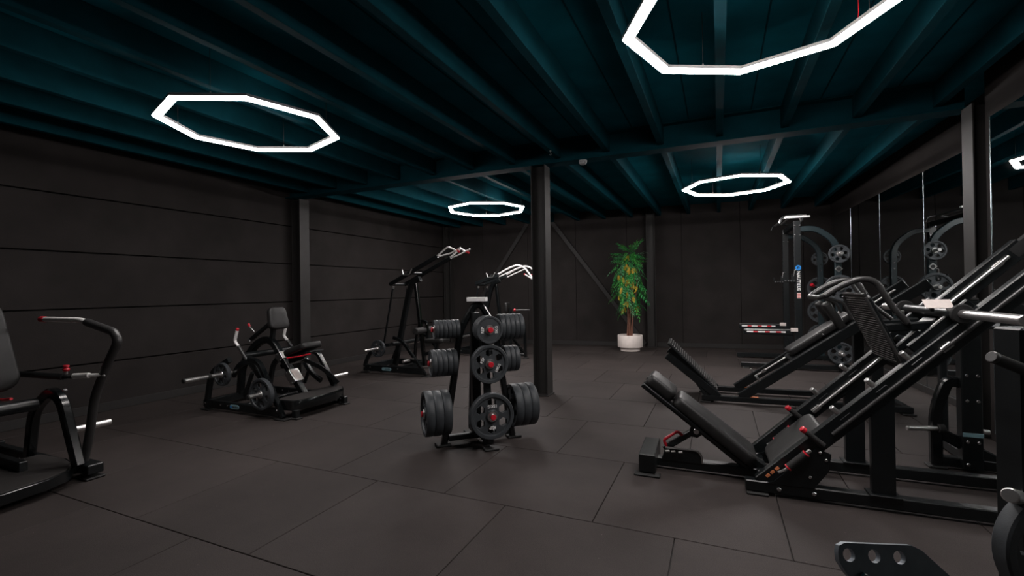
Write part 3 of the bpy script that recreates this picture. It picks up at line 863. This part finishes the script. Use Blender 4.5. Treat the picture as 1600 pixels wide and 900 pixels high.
# pull-up grips on top
for x, y0, y1, z in ((.70, .10, 1.12, 2.46), (.80, .05, 1.18, 2.48)):
    G().tube([(x, y0, z), (x, y1, z)], .017, 12).build('pull_up_bar', 'chrome', rk)
for y in (.02, .16, RW-.02):
    G().tube([(.95, y, 2.39), (.93, y, 2.47), (.80, y, 2.485), (.66, y, 2.465), (.64, y, 2.38)], .015, 10, .04).build('pull_up_bracket', 'chrome' if y == .16 else 'steel', rk)
G().box((.87, .02, 2.45), (.36, .055, .030), .008).build('top_grip', 'white', rk)
G().box((.85, .02, 2.475), (.30, .035, .020), .006).build('top_grip', 'alu', rk)
# wordmark and blue swirl on the near upright
G().lathe([(.020, 0), (.040, 0), (.040, .003), (.020, .003), (.020, 0)], (.868, -.0375, 1.635), (0, -1, 0), 28).build('logo_ring', 'blue', rk)
G().cyl((.872, -.0375, 1.630), (.872, -.0405, 1.630), .010, 16, .0005).build('logo_dot', 'blue', rk)
text('NAUTILUS', .066, 'white', rk, (.868, -.0385, 1.425), (0, 0, -1), (1, 0, 0), 'wordmark', 'white vertical NAUTILUS wordmark')
G().box((.872, -.0385, 1.19), (.055, .002, .085), .0005).build('warning_label', 'sticker', rk, 'red and white warning label')
for i in range(3): G().box((.872, -.0400, 1.165+.025*i), (.045, .0012, .010), .0002).build('label_print', 'red', rk)
ax = V(0, -1, 0)
def rkw(x, y, z): return V(RK[0]+x, RK[1]+y, z)
weight_plate('h', rkw(1.405, -.095, 1.83), (0, -1, 0), 'small plate at head height on the half rack leg facing the leg press', 'plates stored on the half rack', 40)
weight_plate('g', rkw(1.405, -.11, 1.30), (0, -1, 0), 'large plate at chest height on the half rack leg facing the leg press', 'plates stored on the half rack', 12)
weight_plate('f', rkw(1.405, -.10, .30), (0, -1, 0), 'plate low on the half rack leg facing the leg press', 'plates stored on the half rack', 12)
weight_plate('e', rkw(1.385, RW+.09, 1.83), (0, 1, 0), 'small plate at head height on the half rack leg nearest the far wall', 'plates stored on the half rack', 20)
weight_plate('g', rkw(1.385, RW+.11, 1.30), (0, 1, 0), 'large plate at chest height on the half rack leg nearest the far wall', 'plates stored on the half rack', 20)
weight_plate('g', rkw(1.385, RW+.11, .88), (0, 1, 0), 'large plate at hip height on the half rack leg nearest the far wall', 'plates stored on the half rack', 45)
weight_plate('g', rkw(1.385, RW+.11, .44), (0, 1, 0), 'large plate at knee height on the half rack leg nearest the far wall', 'plates stored on the half rack', 5)

# ------------------------------------------------------------------ chest supported row machine
RO = (-5.509, 3.479)
ro = thing('row_machine', 'black chest supported row machine with curved footplate and two loaded plates', 'row machine', (*RO, 0), 0)
for y in (.02, .84):
    G().box((.60, y, .075), (1.22, .05, .09), .006).build('base_rail', 'steel', ro)
    G().rtube([(.02, y, .10), (.10, y, .44), (.42, y, .60)], .05, .06, (0, 1, 0), .12, .007).build('rear_upright', 'steel', ro)
    for x in (.03, .30, .42): bolt(ro, (x, y-.028, .085), (0, -1, 0), .012)
for y, s in ((.02, -1), (.84, 1)):
    G().rtube([(.74, y, .62), (.90, y, .60), (1.10, y, .30), (1.265, y, .02)], .055, .055, (0, 1, 0), .10, .008).build('front_leg', 'steel_gloss', ro)
    foot(ro, 1.25, y, .17, .09); foot(ro, .03, y, .14, .10)
    G().beam((.66, y, .20), (.80, y, .48), .03, .04, (0, 1, 0), .005).build('link_bar', 'steel', ro)
    for p in ((1.16, .20), (1.21, .10)): bolt(ro, (p[0], y+s*.03, p[1]), (0, s, 0), .011)
G().box((.0, .43, .075), (.06, .86, .08), .006).build('rear_crossmember', 'steel', ro)
G().box((.62, .43, .075), (.06, .80, .07), .006).build('middle_crossmember', 'steel', ro)
G().rtube([(.02, .43, .11), (.06, .43, .46), (.30, .43, .72), (.50, .43, .80), (.62, .43, .76), (1.16, .43, .13)], .07, .08, (0, 1, 0), .14, .01).build('main_arch', 'steel_gloss', ro)
# aluminium sleeves on the post
pd = V(.54, 0, -.63).normalized(); pn = V(.63, 0, .54).normalized()
for t, L, w in ((.22, .10, .10), (.52, .17, .13)):
    p = V(.62, .43, .76)+pd*t
    G().beam(p-pd*L/2+pn*.045, p+pd*L/2+pn*.045, w, .012, (0, 1, 0), .003).build('sleeve_plate', 'alu', ro)
    for s in (-1, 1): G().beam(p-pd*L/2+V(0, s*(w/2-.004), 0), p+pd*L/2+V(0, s*(w/2-.004), 0), .008, .09, (0, 1, 0), .002).build('sleeve_side', 'alu', ro)
    for q in (-.4, .4): bolt(ro, p+pd*L*q+V(0, -w/2, 0), (0, -1, 0), .010)
p = V(.62, .43, .76)+pd*.52+pn*.053
lb = G().beam(p-pd*.06, p+pd*.06, .09, .003, (0, 1, 0), .001).build('instruction_label', 'sticker', ro, 'pale instruction label')
# chest pad
cd = V(.25, 0, -1).normalized()
G().cushion(.27, .25, .07, (.66, .43, 1.045), (-.22, 0, .975), (0, -1, 0), .06, .022, -.12).build('chest_pad', 'pad', ro)
G().beam((.655, .43, 1.15), (.66, .43, .93), .14, .012, (0, 1, 0), .003).build('chest_pad_plate', 'steel', ro)
G().beam((.22, .43, .78), (.62, .43, 1.02), .045, .04, (0, 1, 0), .006).build('chest_pad_arm', 'steel', ro)
G().beam((.60, .43, .80), (.63, .43, 1.0), .05, .05, (0, 1, 0), .006).build('chest_pad_post', 'steel', ro)
bolt(ro, (.20, .43, .77), (-1, 0, -.4), .014)
G().tube([(.34, .39, .88), (.33, .36, .92), (.31, .35, .95)], .009, 8, .01).build('adjuster_lever', 'chrome', ro)
G().cyl((.31, .35, .95), (.295, .345, .985), .014, 12).build('adjuster_knob', 'red', ro, 'red adjuster knob')
# lever arms with chrome handles
for y in (.10, .76):
    G().tube([(.46, y, .745), (.61, y, .58), (.74, y, .47), (.86, y, .34)], .02, 12, .1).build('lever_arm', 'tube_grey', ro)
    G().tube([(.44, y, .925), (.395, y, .80), (.46, y, .745)], .017, 12, .03).build('handle', 'grip_metal', ro)
    G().cyl((.44, y, .925), (.450, y, .952), .0165, 12, .004).build('handle_tip', 'red', ro, 'red handle tip')
    G().cyl((.70, .43, .62) if False else (.60, y, .60), (.60, y+(.06 if y < .4 else -.06), .60), .03, 16).build('pivot', 'steel', ro)
    G().rtube([(.36, y, .40), (.50, y, .56), (.70, y, .58), (.86, y, .36), (1.03, y, .27)], .04, .06, (0, 1, 0), .12, .006).build('swing_frame', 'steel', ro)
G().cyl((.55, .10, .64), (.55, .76, .64), .035, 18).build('pivot_axle', 'steel', ro)
# seat
sdv = V(.95, 0, .31).normalized()
G().cushion(.40, .27, .075, (1.10, .43, .665), sdv, (0, 1, 0), .07, .024, .1).build('seat_pad', 'pad', ro)
G().beam((.95, .43, .605), (1.32, .43, .69), .20, .018, (0, 1, 0), .004).build('seat_plate', 'steel', ro)
G().tube([(1.0, .30, .605), (1.20, .29, .635), (1.36, .30, .67)], .008, 8, .05).build('seat_lever', 'red', ro, 'dark red seat lever')
G().rtube([(.90, .43, .55), (1.05, .43, .58), (1.14, .43, .62)], .06, .06, (0, 1, 0), .05).build('seat_stem', 'steel', ro)
G().rtube([(1.0, .52, .56), (1.12, .70, .44), (1.22, .84, .24)], .05, .05, (.84, -.5, 0), .1).build('side_leg', 'steel_gloss', ro)
# curved footplate
poly = [(1.16, .04), (1.34, .06), (1.40, .16), (1.42, .35), (1.42, .60), (1.37, .78), (1.28, .86), (1.12, .88), (1.12, .10)]
G().prism(poly, .105, (0, 0, .145), (1, 0, 0), (0, 1, 0), .004).build('footplate', 'steel_gloss', ro)
G().prism([(x*.985+.018, y*.96+.018) for x, y in poly], .006, (0, 0, .199), (1, 0, 0), (0, 1, 0), .001).build('footplate_grip', 'tread', ro)
for x, y in ((1.36, .80), (1.36, .10)): foot(ro, x, y, .11, .08)
for y in (.10, .80): G().box((1.36, y, .055), (.06, .06, .08), .005).build('footplate_leg', 'steel', ro)
# badge
bd = G().cushion(.15, .05, .004, (.53, -.0055, .078), (1, 0, 0), (0, 0, 1), .022, .001).build('badge', 'badge', ro, 'light blue machine badge')
text('NAUTILUS', .020, 'rubber_black', ro, (.545, -.0105, .078), (1, 0, 0), (0, 0, 1))
G().cyl((.475, -.0095, .078), (.475, -.0108, .078), .015, 14, .0003).build('badge_dot', 'blue', ro)
# weight horns
def ho(x, z, y0, y1, extra=True):
    G().cyl((x, y0, z), (x, y1, z), .0235, 16).build('weight_horn', 'chrome', ro)
    s = 1 if y1 > y0 else -1
    G().cyl((x, y1, z), (x, y1+s*.02, z), .026, 16, .005).build('horn_end', 'rubber_black', ro)
ho(.37, .44, .08, -.44); ho(1.03, .27, .08, -.20); ho(1.20, .32, .80, 1.02); ho(.37, .44, .80, 1.15)
G().cyl((.37, -.17, .44), (.37, -.20, .44), .036, 18, .005).build('spring_collar', 'rubber_black', ro)
weight_plate('e', (RO[0]+.37, RO[1]-.055, .44), (0, -1, 0), 'small spoked plate on the upper horn of the row machine', 'plates on the row machine', 10)
weight_plate('f', (RO[0]+1.03, RO[1]-.075, .27), (0, -1, 0), 'medium spoked plate low on the side of the row machine', 'plates on the row machine', 10)

# ------------------------------------------------------------------ lat pulldown (lever) machines
def lat(name, label, ox, oy, second=False):
    t = thing(name, label, 'pulldown machine', (ox, oy, 0), 0)
    for y in (.03, .77):
        G().box((.60, y, .085), (1.20, .055, .10), .006).build('base_rail', 'steel', t)
        for x in (.03, .16, .55, .72): bolt(t, (x, y-.03, .10), (0, -1, 0), .012)
        foot(t, .03, y, .13, .10)
        G().rtube([(.02, y, .12), (.10, y, .30), (.30, y, .46), (.55, y, .48)], .05, .055, (0, 1, 0), .12, .007).build('rear_upright', 'steel', t)
        G().rtube([(.62, y, .60), (.80, y, .55), (1.25, y, .02)], .045, .05, (0, 1, 0), .10, .007).build('front_leg', 'steel_gloss', t)
        foot(t, 1.25, y, .13, .09)
    for x in (.03, .70): G().box((x, .40, .085), (.055, .72, .09), .006).build('crossmember', 'steel', t)
    # mast
    G().rtube([(.36, .40, .10), (.66, .40, 1.30), (.74, .40, 1.50), (.90, .40, 1.56)], .08, .085, (0, 1, 0), .18, .01).build('mast', 'steel', t)
    G().rtube([(.97, .40, .10), (.80, .40, 1.55)], .06, .06, (0, 1, 0), 0, .008).build('front_strut', 'steel_gloss', t)
    G().rtube([(.76, .40, .14), (.80, .40, .55), (.90, .40, .86), (1.02, .40, .84), (1.04, .40, .50)], .045, .045, (0, 1, 0), .10, .006).build('knee_arch', 'steel_gloss', t)
    for y in (.20, .60):
        G().tube([(.49, y, 1.42), (.28, y, .46)], .016, 10).build('pull_rod', 'steel', t)
        G().cyl((.49, y, 1.40), (.497, y, 1.44), .022, 12).build('rod_end', 'alu', t)
        if not second:
            G().beam((.43, y, 1.47), (1.38, y, 1.905), .045, .065, (0, 1, 0), .007).build('lever_arm', 'steel', t)
            yo = -.0 if y < .4 else .0
            G().tube([(1.36, y, 1.90), (1.50, y, 2.0), (1.58, y, 2.05), (1.72, y+(.04 if y < .4 else -.04), 1.975)], .014, 10, .04).build('handle', 'grip_metal', t)
            G().cyl((1.70, y+(.04 if y < .4 else -.04), 1.985), (1.76, y+(.05 if y < .4 else -.05), 1.965), .017, 10).build('handle_tip', 'red', t, 'red handle tip')
            G().tube([(1.40, y, 1.90), (1.60, y+(.06 if y < .4 else -.06), 1.95), (1.78, y+(.05 if y < .4 else -.05), 2.03)], .012, 10, .03).build('lower_handle', 'grip_metal', t)
        else:
            G().beam((.43, y, 1.50), (.98, y, 1.66), .05, .07, (0, 1, 0), .007).build('lever_arm', 'steel', t)
            G().tube([(.92, y, 1.66), (1.20, y, 1.80), (1.40, y, 1.86), (1.55, y, 1.80), (1.72, y, 1.58)], .018, 12, .1).build('handle', 'grip_metal', t)
            G().tube([(.96, y, 1.62), (1.42, y, 1.80)], .012, 10).build('lower_handle', 'grip_metal', t)
            G().tube([(1.58, y-.08, 1.66), (1.72, y, 1.56), (1.80, y+.08, 1.52)], .015, 10, .02).build('hand_grip', 'white', t)
            G().cyl((1.57, y-.09, 1.665), (1.585, y-.075, 1.655), .017, 10).build('handle_tip', 'red', t, 'red handle tip')
        bolt(t, (.80, y-.03, 1.655), (0, -1, 0), .014)
    for x, z in ((.44, 1.475), (.80, 1.655)): G().cyl((x, .18, z), (x, .62, z), .022, 14).build('pivot_axle', 'steel', t)
    G().tube([(.70, .17, 1.71), (.74, .15, 1.62), (.86, .15, 1.62), (.90, .17, 1.72)], .010, 10, .03).build('stop_bracket', 'alu', t)
    # seat and thigh rollers
    G().cushion(.36, .30, .07, (1.22, .40, .50), (1, 0, .05), (0, 1, 0), .06, .022).build('seat_pad', 'pad', t)
    G().rtube([(.98, .40, .30), (1.20, .40, .35), (1.22, .40, .49)], .06, .06, (0, 1, 0), .06).build('seat_stem', 'steel', t)
    G().cyl((.98, .12, .70), (.98, .68, .70), .055, 20, .012).build('thigh_roller', 'foam', t)
    G().cyl((.60, .02, .49), (.60, .78, .49), .035, 16).build('pivot_axle', 'steel', t)
    # weight horns
    for x, z, y0, y1 in ((.36, .42, .02, -.36), (.36, .42, .78, 1.10), (.95, .25, .0, -.16)):
        G().cyl((x, y0, z), (x, y1, z), .0235, 16).build('weight_horn', 'chrome', t)
    bd = G().cushion(.19, .05, .004, (.50, -.0025, .085), (1, 0, 0), (0, 0, 1), .022, .001).build('badge', 'badge', t, 'light blue machine badge')
    text('NAUTILUS', .022, 'rubber_black', t, (.515, -.0078, .085), (1, 0, 0), (0, 0, 1))
    return t
lat('lat_pulldown', 'black lever pulldown machine with straight rising arms and chrome handles', -5.476, 6.079)
weight_plate('h', (-5.476+.36, 6.079-.06, .42), (0, -1, 0), 'small spoked plate on the horn of the straight armed pulldown', 'plates on the pulldown machine', 15)
l2 = lat('high_row_machine', 'black lever machine with curved chrome arms near the far wall', -5.10, 8.40, True)
G().rtube([(1.30, .02, .80), (1.52, .02, .80), (1.60, .02, .70), (1.62, .02, .03)], .05, .05, (0, 1, 0), .12, .008).build('front_hoop', 'steel_gloss', l2)
G().box((1.40, .02, .07), (.42, .05, .05), .006).build('front_rail', 'steel', l2); foot(l2, 1.62, .02, .10, .09)
G().rtube([(1.30, .02, .06), (1.30, .02, .98)], .05, .05, (0, 1, 0), 0, .006).build('pad_post', 'steel', l2)
G().cushion(.20, .20, .06, (1.27, .02, 1.0), (0, 0, 1), (0, 1, 0), .04, .02).build('chest_pad', 'pad', l2)
G().tube([(1.40, .02, .95), (1.72, .02, .95)], .017, 10).build('adjuster_bar', 'tube_grey', l2)
G().cyl((1.38, .02, .95), (1.42, .02, .95), .028, 14, .006).build('adjuster_knob', 'red', l2, 'red adjuster knob')

# ------------------------------------------------------------------ press machine at the left edge
PM = (-4.30, 1.86)
pm = thing('press_machine', 'black lever press machine with tall bent arm and chrome handle beside the row machine', 'press machine', (*PM, 0), 0)
W2 = -1.10
for y, s in ((0, 1), (W2, -1)):
    G().tube([(-.07, y, .09), (.02, y, .31), (.09, y, .60), (.24, y, .82), (.405, y, 1.02), (.36, y, 1.085), (.0, y, 1.15)], .0285, 16, .10).build('lever_arm', 'tube_grey', pm)
    G().tube([(.02, y, 1.147), (-.10, y, 1.165), (-.62, y, 1.165)], .0205, 14, .06).build('handle', 'grip_metal', pm)
    G().cyl((-.62, y, 1.165), (-.69, y, 1.165), .0235, 14, .005).build('handle_tip', 'red', pm, 'dark red handle tip')
    G().box((-.02, y, .075), (.24, .10, .07), .006).build('arm_base', 'steel', pm)
    foot(pm, .02, y, .17, .12); foot(pm, -1.35, y, .13, .1)
    G().box((-.72, y-s*.06, .075), (1.35, .055, .08), .006).build('base_rail', 'steel', pm)
    G().rtube([(-.62, y-s*.10, .10), (-.54, y-s*.10, .48), (-.27, y-s*.10, .64), (-.12, y-s*.10, .59), (.10, y-s*.10, .13)], .06, .075, (0, 1, 0), .14, .01).build('side_arch', 'steel_gloss', pm)
    G().cyl((-.13, y-s*.06, .345), (-.13, y+s*.20, .345), .0235, 16).build('weight_horn', 'chrome', pm)
    G().tube([(-.80, y-s*.10, .735), (-.09, y-s*.10, .755)], .024, 12).build('link_rod', 'steel', pm)
    G().cyl((-.09, y-s*.10, .755), (.02, y-s*.10, .762), .012, 10).build('link_end', 'steel', pm)
    G().cyl((.04, y-s*.10, .770), (.16, y-s*.06, .775), .019, 12).build('link_joint', 'grip_metal', pm)
    G().cyl((.16, y-s*.06, .775), (.24, y, .775), .012, 10).build('link_pin', 'grip_metal', pm)
    G().cyl((-.06, y-s*.10, .775), (-.06, y-s*.10, .80), .010, 10).build('knob_stem', 'alu', pm)
    G().lathe([(0, 0), (.018, .004), (.022, .016), (.014, .028), (.020, .036), (.018, .046), (0, .05)], (-.06, y-s*.10, .797), (0, 0, 1), 14).build('knob', 'red', pm, 'red adjuster knob')
    for p in ((.06, .30), (.085, .24)): bolt(pm, (p[0]-.06, y+s*-.065, p[1]), (0, s, 0), .011)
    bolt(pm, (-.08, y-s*.10, .655), (.5, 0, .8), .014)
G().box((-1.35, W2/2, .075), (.06, 1.1, .08), .006).build('rear_crossmember', 'steel', pm)
G().cyl((-.33, -.16, .55), (-.33, W2+.16, .55), .045, 18).build('pivot_axle', 'steel', pm)
# platform
poly = [(-.52, -.06), (-.22, -.035), (-.02, -.07), (.12, -.16), (.19, -.30), (.23, -.55), (.19, -.80), (.12, -.94), (-.02, -1.03), (-.22, -1.065), (-.52, -1.04)]
G().prism([(x, y) for x, y in poly], .07, (0, 0, .085), (1, 0, 0), (0, 1, 0), .004).build('platform', 'steel_gloss', pm)
G().prism([(x*.97-.01, y*.96-.02) for x, y in poly], .008, (0, 0, .124), (1, 0, 0), (0, 1, 0), .001).build('platform_grip', 'tread', pm)
# seat and backrest
G().cushion(.46, .40, .08, (-.62, -.55, .62), (1, 0, .1), (0, 1, 0), .08, .026).build('seat_pad', 'pad', pm)
G().box((-.60, -.55, .595), (.40, .34, .02), .004).build('seat_plate', 'steel', pm)
G().tube([(-.80, -.28, .60), (-.55, -.27, .585), (-.38, -.28, .61)], .010, 8, .05).build('seat_lever', 'red', pm, 'dark red seat lever')
G().box((-.60, -.30, .53), (.42, .03, .05), .005).build('seat_rail', 'alu', pm)
G().rtube([(-.60, -.55, .10), (-.60, -.55, .60)], .10, .10, (0, 1, 0), 0, .01).build('seat_post', 'steel', pm)
G().cushion(.70, .52, .09, (-.66, -.46, .98), (-.15, 0, .99), (0, -1, 0), .12, .03, -.18).build('back_pad', 'pad', pm)
G().rtube([(-1.20, -.55, .11), (-1.05, -.55, .70), (-.74, -.55, .86), (-.72, -.55, 1.05)], .08, .08, (0, 1, 0), .15, .01).build('back_post', 'steel', pm)
G().box((-.40, -.30, .16), (.5, .05, .07), .005).build('footrest_link', 'steel', pm)
for x in (-.30, -.22): bolt(pm, (x, -.272, .18), (0, 1, .3), .012)

# ------------------------------------------------------------------ machine between leg press and mirrors
IM = (1.45, 4.35)
im = thing('chest_press_machine', 'black lever machine with arched leg and chrome horns between leg press and mirrors', 'press machine', (*IM, 0), 0)
G().rtube([(.16, .02, .62), (.06, .02, .64), (-.01, .02, .42), (-.01, .02, .03)], .06, .07, (0, 1, 0), .14, .01).build('arched_leg', 'steel_gloss', im)
G().box((.175, 0, .62), (.115, .09, 1.20), .006).build('main_post', 'steel', im)
for z in (.69, .51, .22): 
    for x in (.145, .205): bolt(im, (x, -.047, z), (0, -1, 0), .012)
bolt(im, (.145, -.047, .06), (0, -1, 0), .012)
G().box((.175, -.048, .27), (.115, .005, .030), .002).build('badge', 'badge', im, 'pale blue strip badge')
G().cyl((-.01, -.01, .29), (-.20, -.06, .285), .017, 16).build('weight_horn', 'chrome', im)
G().cyl((-.01, -.01, .29), (.03, 0, .29), .034, 16).build('horn_collar', 'rubber_black', im)
G().cyl((.22, .02, .285), (.29, .02, .285), .017, 14).build('horn_stub', 'chrome', im)
G().rtube([(.02, .03, .25), (.38, .03, .05)], .06, .08, (0, 1, 0), 0, .008).build('diagonal_brace', 'steel', im)
G().box((.22, .30, .05), (.06, .60, .07), .006).build('base_rail', 'steel', im)
G().box((.20, .03, .05), (.46, .07, .07), .006).build('base_rail', 'steel', im)
foot(im, -.01, .02, .11, .1); foot(im, .40, .03, .1, .1); foot(im, .22, .58, .1, .09)
G().box((.27, -.01, 1.06), (.20, .07, .08), .008).build('top_box', 'steel', im)
bd = G().cushion(.085, .055, .004, (.285, -.0475, 1.065), (1, 0, 0), (0, 0, 1), .02, .001).build('badge', 'plastic', im, 'pale machine badge')
text('NAUTILUS', .014, 'rubber_black', im, (.290, -.0525, 1.065), (1, 0, 0), (0, 0, 1))
G().box((.175, 0, 1.23), (.10, .08, .02), .006).build('post_cap', 'rubber_black', im)
G().rtube([(.22, .56, .09), (.22, .56, .80), (.18, .30, .95), (.175, .04, 1.0)], .05, .06, (1, 0, 0), .15, .008).build('rear_arch', 'steel', im)

# ------------------------------------------------------------------ machine at the right edge, close by
FM = (.955, 2.18)
fm = thing('seated_press_machine', 'black plate loaded machine with foam handle and holed steel adjuster plate', 'press machine', (*FM, 0), 24)
G().box((.03, .03, .60), (.10, .10, 1.17), .008).build('main_post', 'steel', fm)
for z in (.97, .85, .42): bolt(fm, (.03, -.022, z), (0, -1, 0), .012)
G().tube([(-.115, -.02, 1.085), (.02, -.015, 1.03), (.30, -.01, .94)], .0195, 16, .02).build('handle', 'foam', fm)
G().cyl((-.128, -.021, 1.090), (-.112, -.0195, 1.084), .021, 16, .004).build('handle_tip', 'tube_grey', fm)
G().tube([(.28, -.01, .945), (.42, .02, .90), (.42, .10, .60), (.40, .10, .10)], .024, 12, .08).build('lever_arm', 'tube_grey', fm)
G().cyl((.02, .02, .585), (-.115, -.06, .635), .0235, 18).build('weight_horn', 'chrome', fm)
G().cyl((.085, -.02, .437), (.085, -.10, .437), .0235, 18).build('weight_horn', 'chrome', fm)
G().box((.22, .03, .05), (.50, .08, .08), .006).build('base_rail', 'steel', fm)
G().box((.44, .10, .05), (.08, .30, .08), .006).build('base_rail', 'steel', fm)
foot(fm, .03, .03, .13, .12); foot(fm, .44, .22, .1, .1)
wp = weight_plate('g', V(FM[0], FM[1], 0)+V(.085*math.cos(math.radians(24))+.055*math.sin(math.radians(24)), .085*math.sin(math.radians(24))-.055*math.cos(math.radians(24)), .437) + V(.04, -.04, 0)*0, (math.sin(math.radians(24)), -math.cos(math.radians(24)), 0), 'large dark plate on the machine with the foam handle', None, 20)
# seat adjuster plate on its own arm
c24, s24 = math.cos(math.radians(24)), math.sin(math.radians(24))
def fl(w):
    d = V(w)-V(FM[0], FM[1], 0); return V(d.x*c24+d.y*s24, -d.x*s24+d.y*c24, d.z)
P0 = fl((.213, 1.138, .786)); P1 = fl((.358, 1.203, .772))
uu = (P1-P0).normalized(); wv = V(.10, .36, .92); vv = V(wv.x*c24+wv.y*s24, -wv.x*s24+wv.y*c24, wv.z); vv = (vv-uu*vv.dot(uu)).normalized()
def ap(x, y): return (x, y)
out = [(.0, .008), (.004, .020), (.016, .026), (.155, .030), (.175, .022), (.225, -.022), (.225, -.075), (.06, -.075), (.012, -.03), (.0, -.010)]
gg = G(); fill_holes(gg, out, [circ(.022, .004, .0125, 18), circ(.074, .005, .0125, 18), circ(.126, .006, .0125, 18)], .012, P0, uu, vv)
gg.build('adjuster_plate', 'alu_plate', fm, 'grey steel plate with three round holes')
bolt(fm, P0+uu*.045+vv*-.034+uu.cross(vv)*.006, uu.cross(vv), .009)
Q = P0+uu*.20+vv*-.06
G().beam(Q+uu*.01-uu.cross(vv)*.03, V(Q.x+.06, Q.y, .07), .06, .05, (1, 0, 0), .006).build('seat_post', 'steel', fm)
G().beam(V(Q.x+.06, Q.y-.05, .05), V(.10, .0, .05), .08, .07, (1, -.6, 0), .006).build('seat_rail', 'steel', fm)
foot(fm, Q.x+.06, Q.y, .12, .12)

# ------------------------------------------------------------------ potted tree
PX, PY = -1.76, 10.18
pt = thing('potted_tree', 'leafy green tree with several thin trunks and yellow clusters in white pot', 'potted plant', (PX, PY, 0))
G().lathe([(0, 0), (.195, 0), (.205, .012), (.205, .075), (.255, .085), (.262, .10), (.262, .335), (.255, .345), (.232, .345), (.226, .335), (.226, .28), (0, .28)], n=40).build('pot', 'pot', pt, 'white round planter with stepped base')
G().lathe([(0, .30), (.10, .305), (.225, .29), (.225, .27), (0, .27)], n=24).build('soil', 'soil', pt)
stems = []
for i in range(6):
    a = i*1.05+.3; r0 = .035+.02*(i % 2)
    p = []
    for k in range(9):
        s = k/8; z = .28+s*(1.25+.12*(i % 3))
        rr = r0+.02*math.sin(s*5+i)+s*s*(.06+.05*(i % 3))
        p.append(V(rr*math.cos(a+s*1.3), rr*math.sin(a+s*1.3)*.8, z))
    G().tube(p, (.020-.002*(i % 3), .008), 8, 0).build('trunk', 'bark', pt)
    stems.append(p)
def spray(seed, L=.24, n=9, leaf=.075, wid=.024):
    rnd = random.Random(seed); g = G()
    pts = [V(L*s, 0, -.10*s*s*L/.24) for s in [i/5 for i in range(6)]]
    g.tube(pts, .002, 4)
    for i in range(n):
        s = .12+.88*i/(n-1); c = V(L*s, 0, -.10*s*s*L/.24)
        sd = 1 if i % 2 else -1
        if i == n-1: d = V(1, 0, -.4)
        else: d = V(.62, sd*.8, -.25+rnd.uniform(-.3, .2))
        d.normalize(); l = leaf*rnd.uniform(.8, 1.15)
        w = d.cross(V(0, 0, 1)).normalized()*wid/2*rnd.uniform(.85, 1.2)
        m = c+d*l*.45+V(0, 0, .006)
        e = c+d*l+V(0, 0, -.018)
        g.add([c, m+w, m, m-w, e], [[0, 1, 2], [0, 2, 3], [1, 4, 2], [2, 4, 3]])
    return g
SPR = []
for k, mname in enumerate(('leaf_a', 'leaf_a', 'leaf_b', 'leaf_b', 'leaf_c', 'leaf_a')):
    SPR.append(spray(k, .22+.03*(k % 3)).mesh('leaf_spray', mname, 80))
YCL = [spray(40+k, .12, 11, .035, .022).mesh('yellow_cluster', 'leaf_y', 80) for k in range(3)]
rnd = random.Random(11)
def crown_r(z):
    t = (z-.86)/(2.30-.86)
    if t < .25: return .15+.44*t
    if t < .72: return .26+.07*math.sin((t-.25)/.47*math.pi)
    return .26*max(0, 1-(t-.72)/.28)**.7+.02
nsp = 0
while nsp < 285:
    z = rnd.uniform(.95, 2.16); a = rnd.uniform(0, 2*math.pi); R = crown_r(z)
    r = R*math.sqrt(rnd.uniform(.05, 1.0))*.85
    if z < 1.15 and rnd.random() < .45: continue
    o = link('leaf_spray', rnd.choice(SPR), pt)
    pit = math.radians(rnd.uniform(-85, -25) if z > 2.11 else (rnd.uniform(-35, 45) if z > 1.9 else rnd.uniform(15, 80)))
    o.location = (r*math.cos(a), r*math.sin(a), z+.02)
    o.rotation_euler = (rnd.uniform(-.5, .5), pit, a+rnd.uniform(-.7, .7))
    s = rnd.uniform(.7, 1.05); o.scale = (s, s, s)
    nsp += 1
for (dx, z) in ((.03, 2.0), (-.17, 1.62), (-.08, 1.55), (.02, 1.50), (.16, 1.75), (-.10, 1.30), (.13, 1.42), (-.17, 1.15), (.0, 1.08), (-.10, .92), (.14, .93), (.20, 1.33), (.05, 1.72), (-.03, 1.80), (.12, 1.12), (-.02, 1.24)):
    R = crown_r(z)*1.05
    for q in range(3):
        o = link('yellow_cluster', YCL[q], pt)
        dy = -math.sqrt(max(.01, R*R-dx*dx))*.95
        o.location = (dx+rnd.uniform(-.02, .02), dy+rnd.uniform(-.02, .05), z+rnd.uniform(.0, .08))
        o.rotation_euler = (rnd.uniform(-.8, .8), math.radians(rnd.uniform(30, 110)), rnd.uniform(0, 6.28)); o.scale = (.8, 1.05, .9)
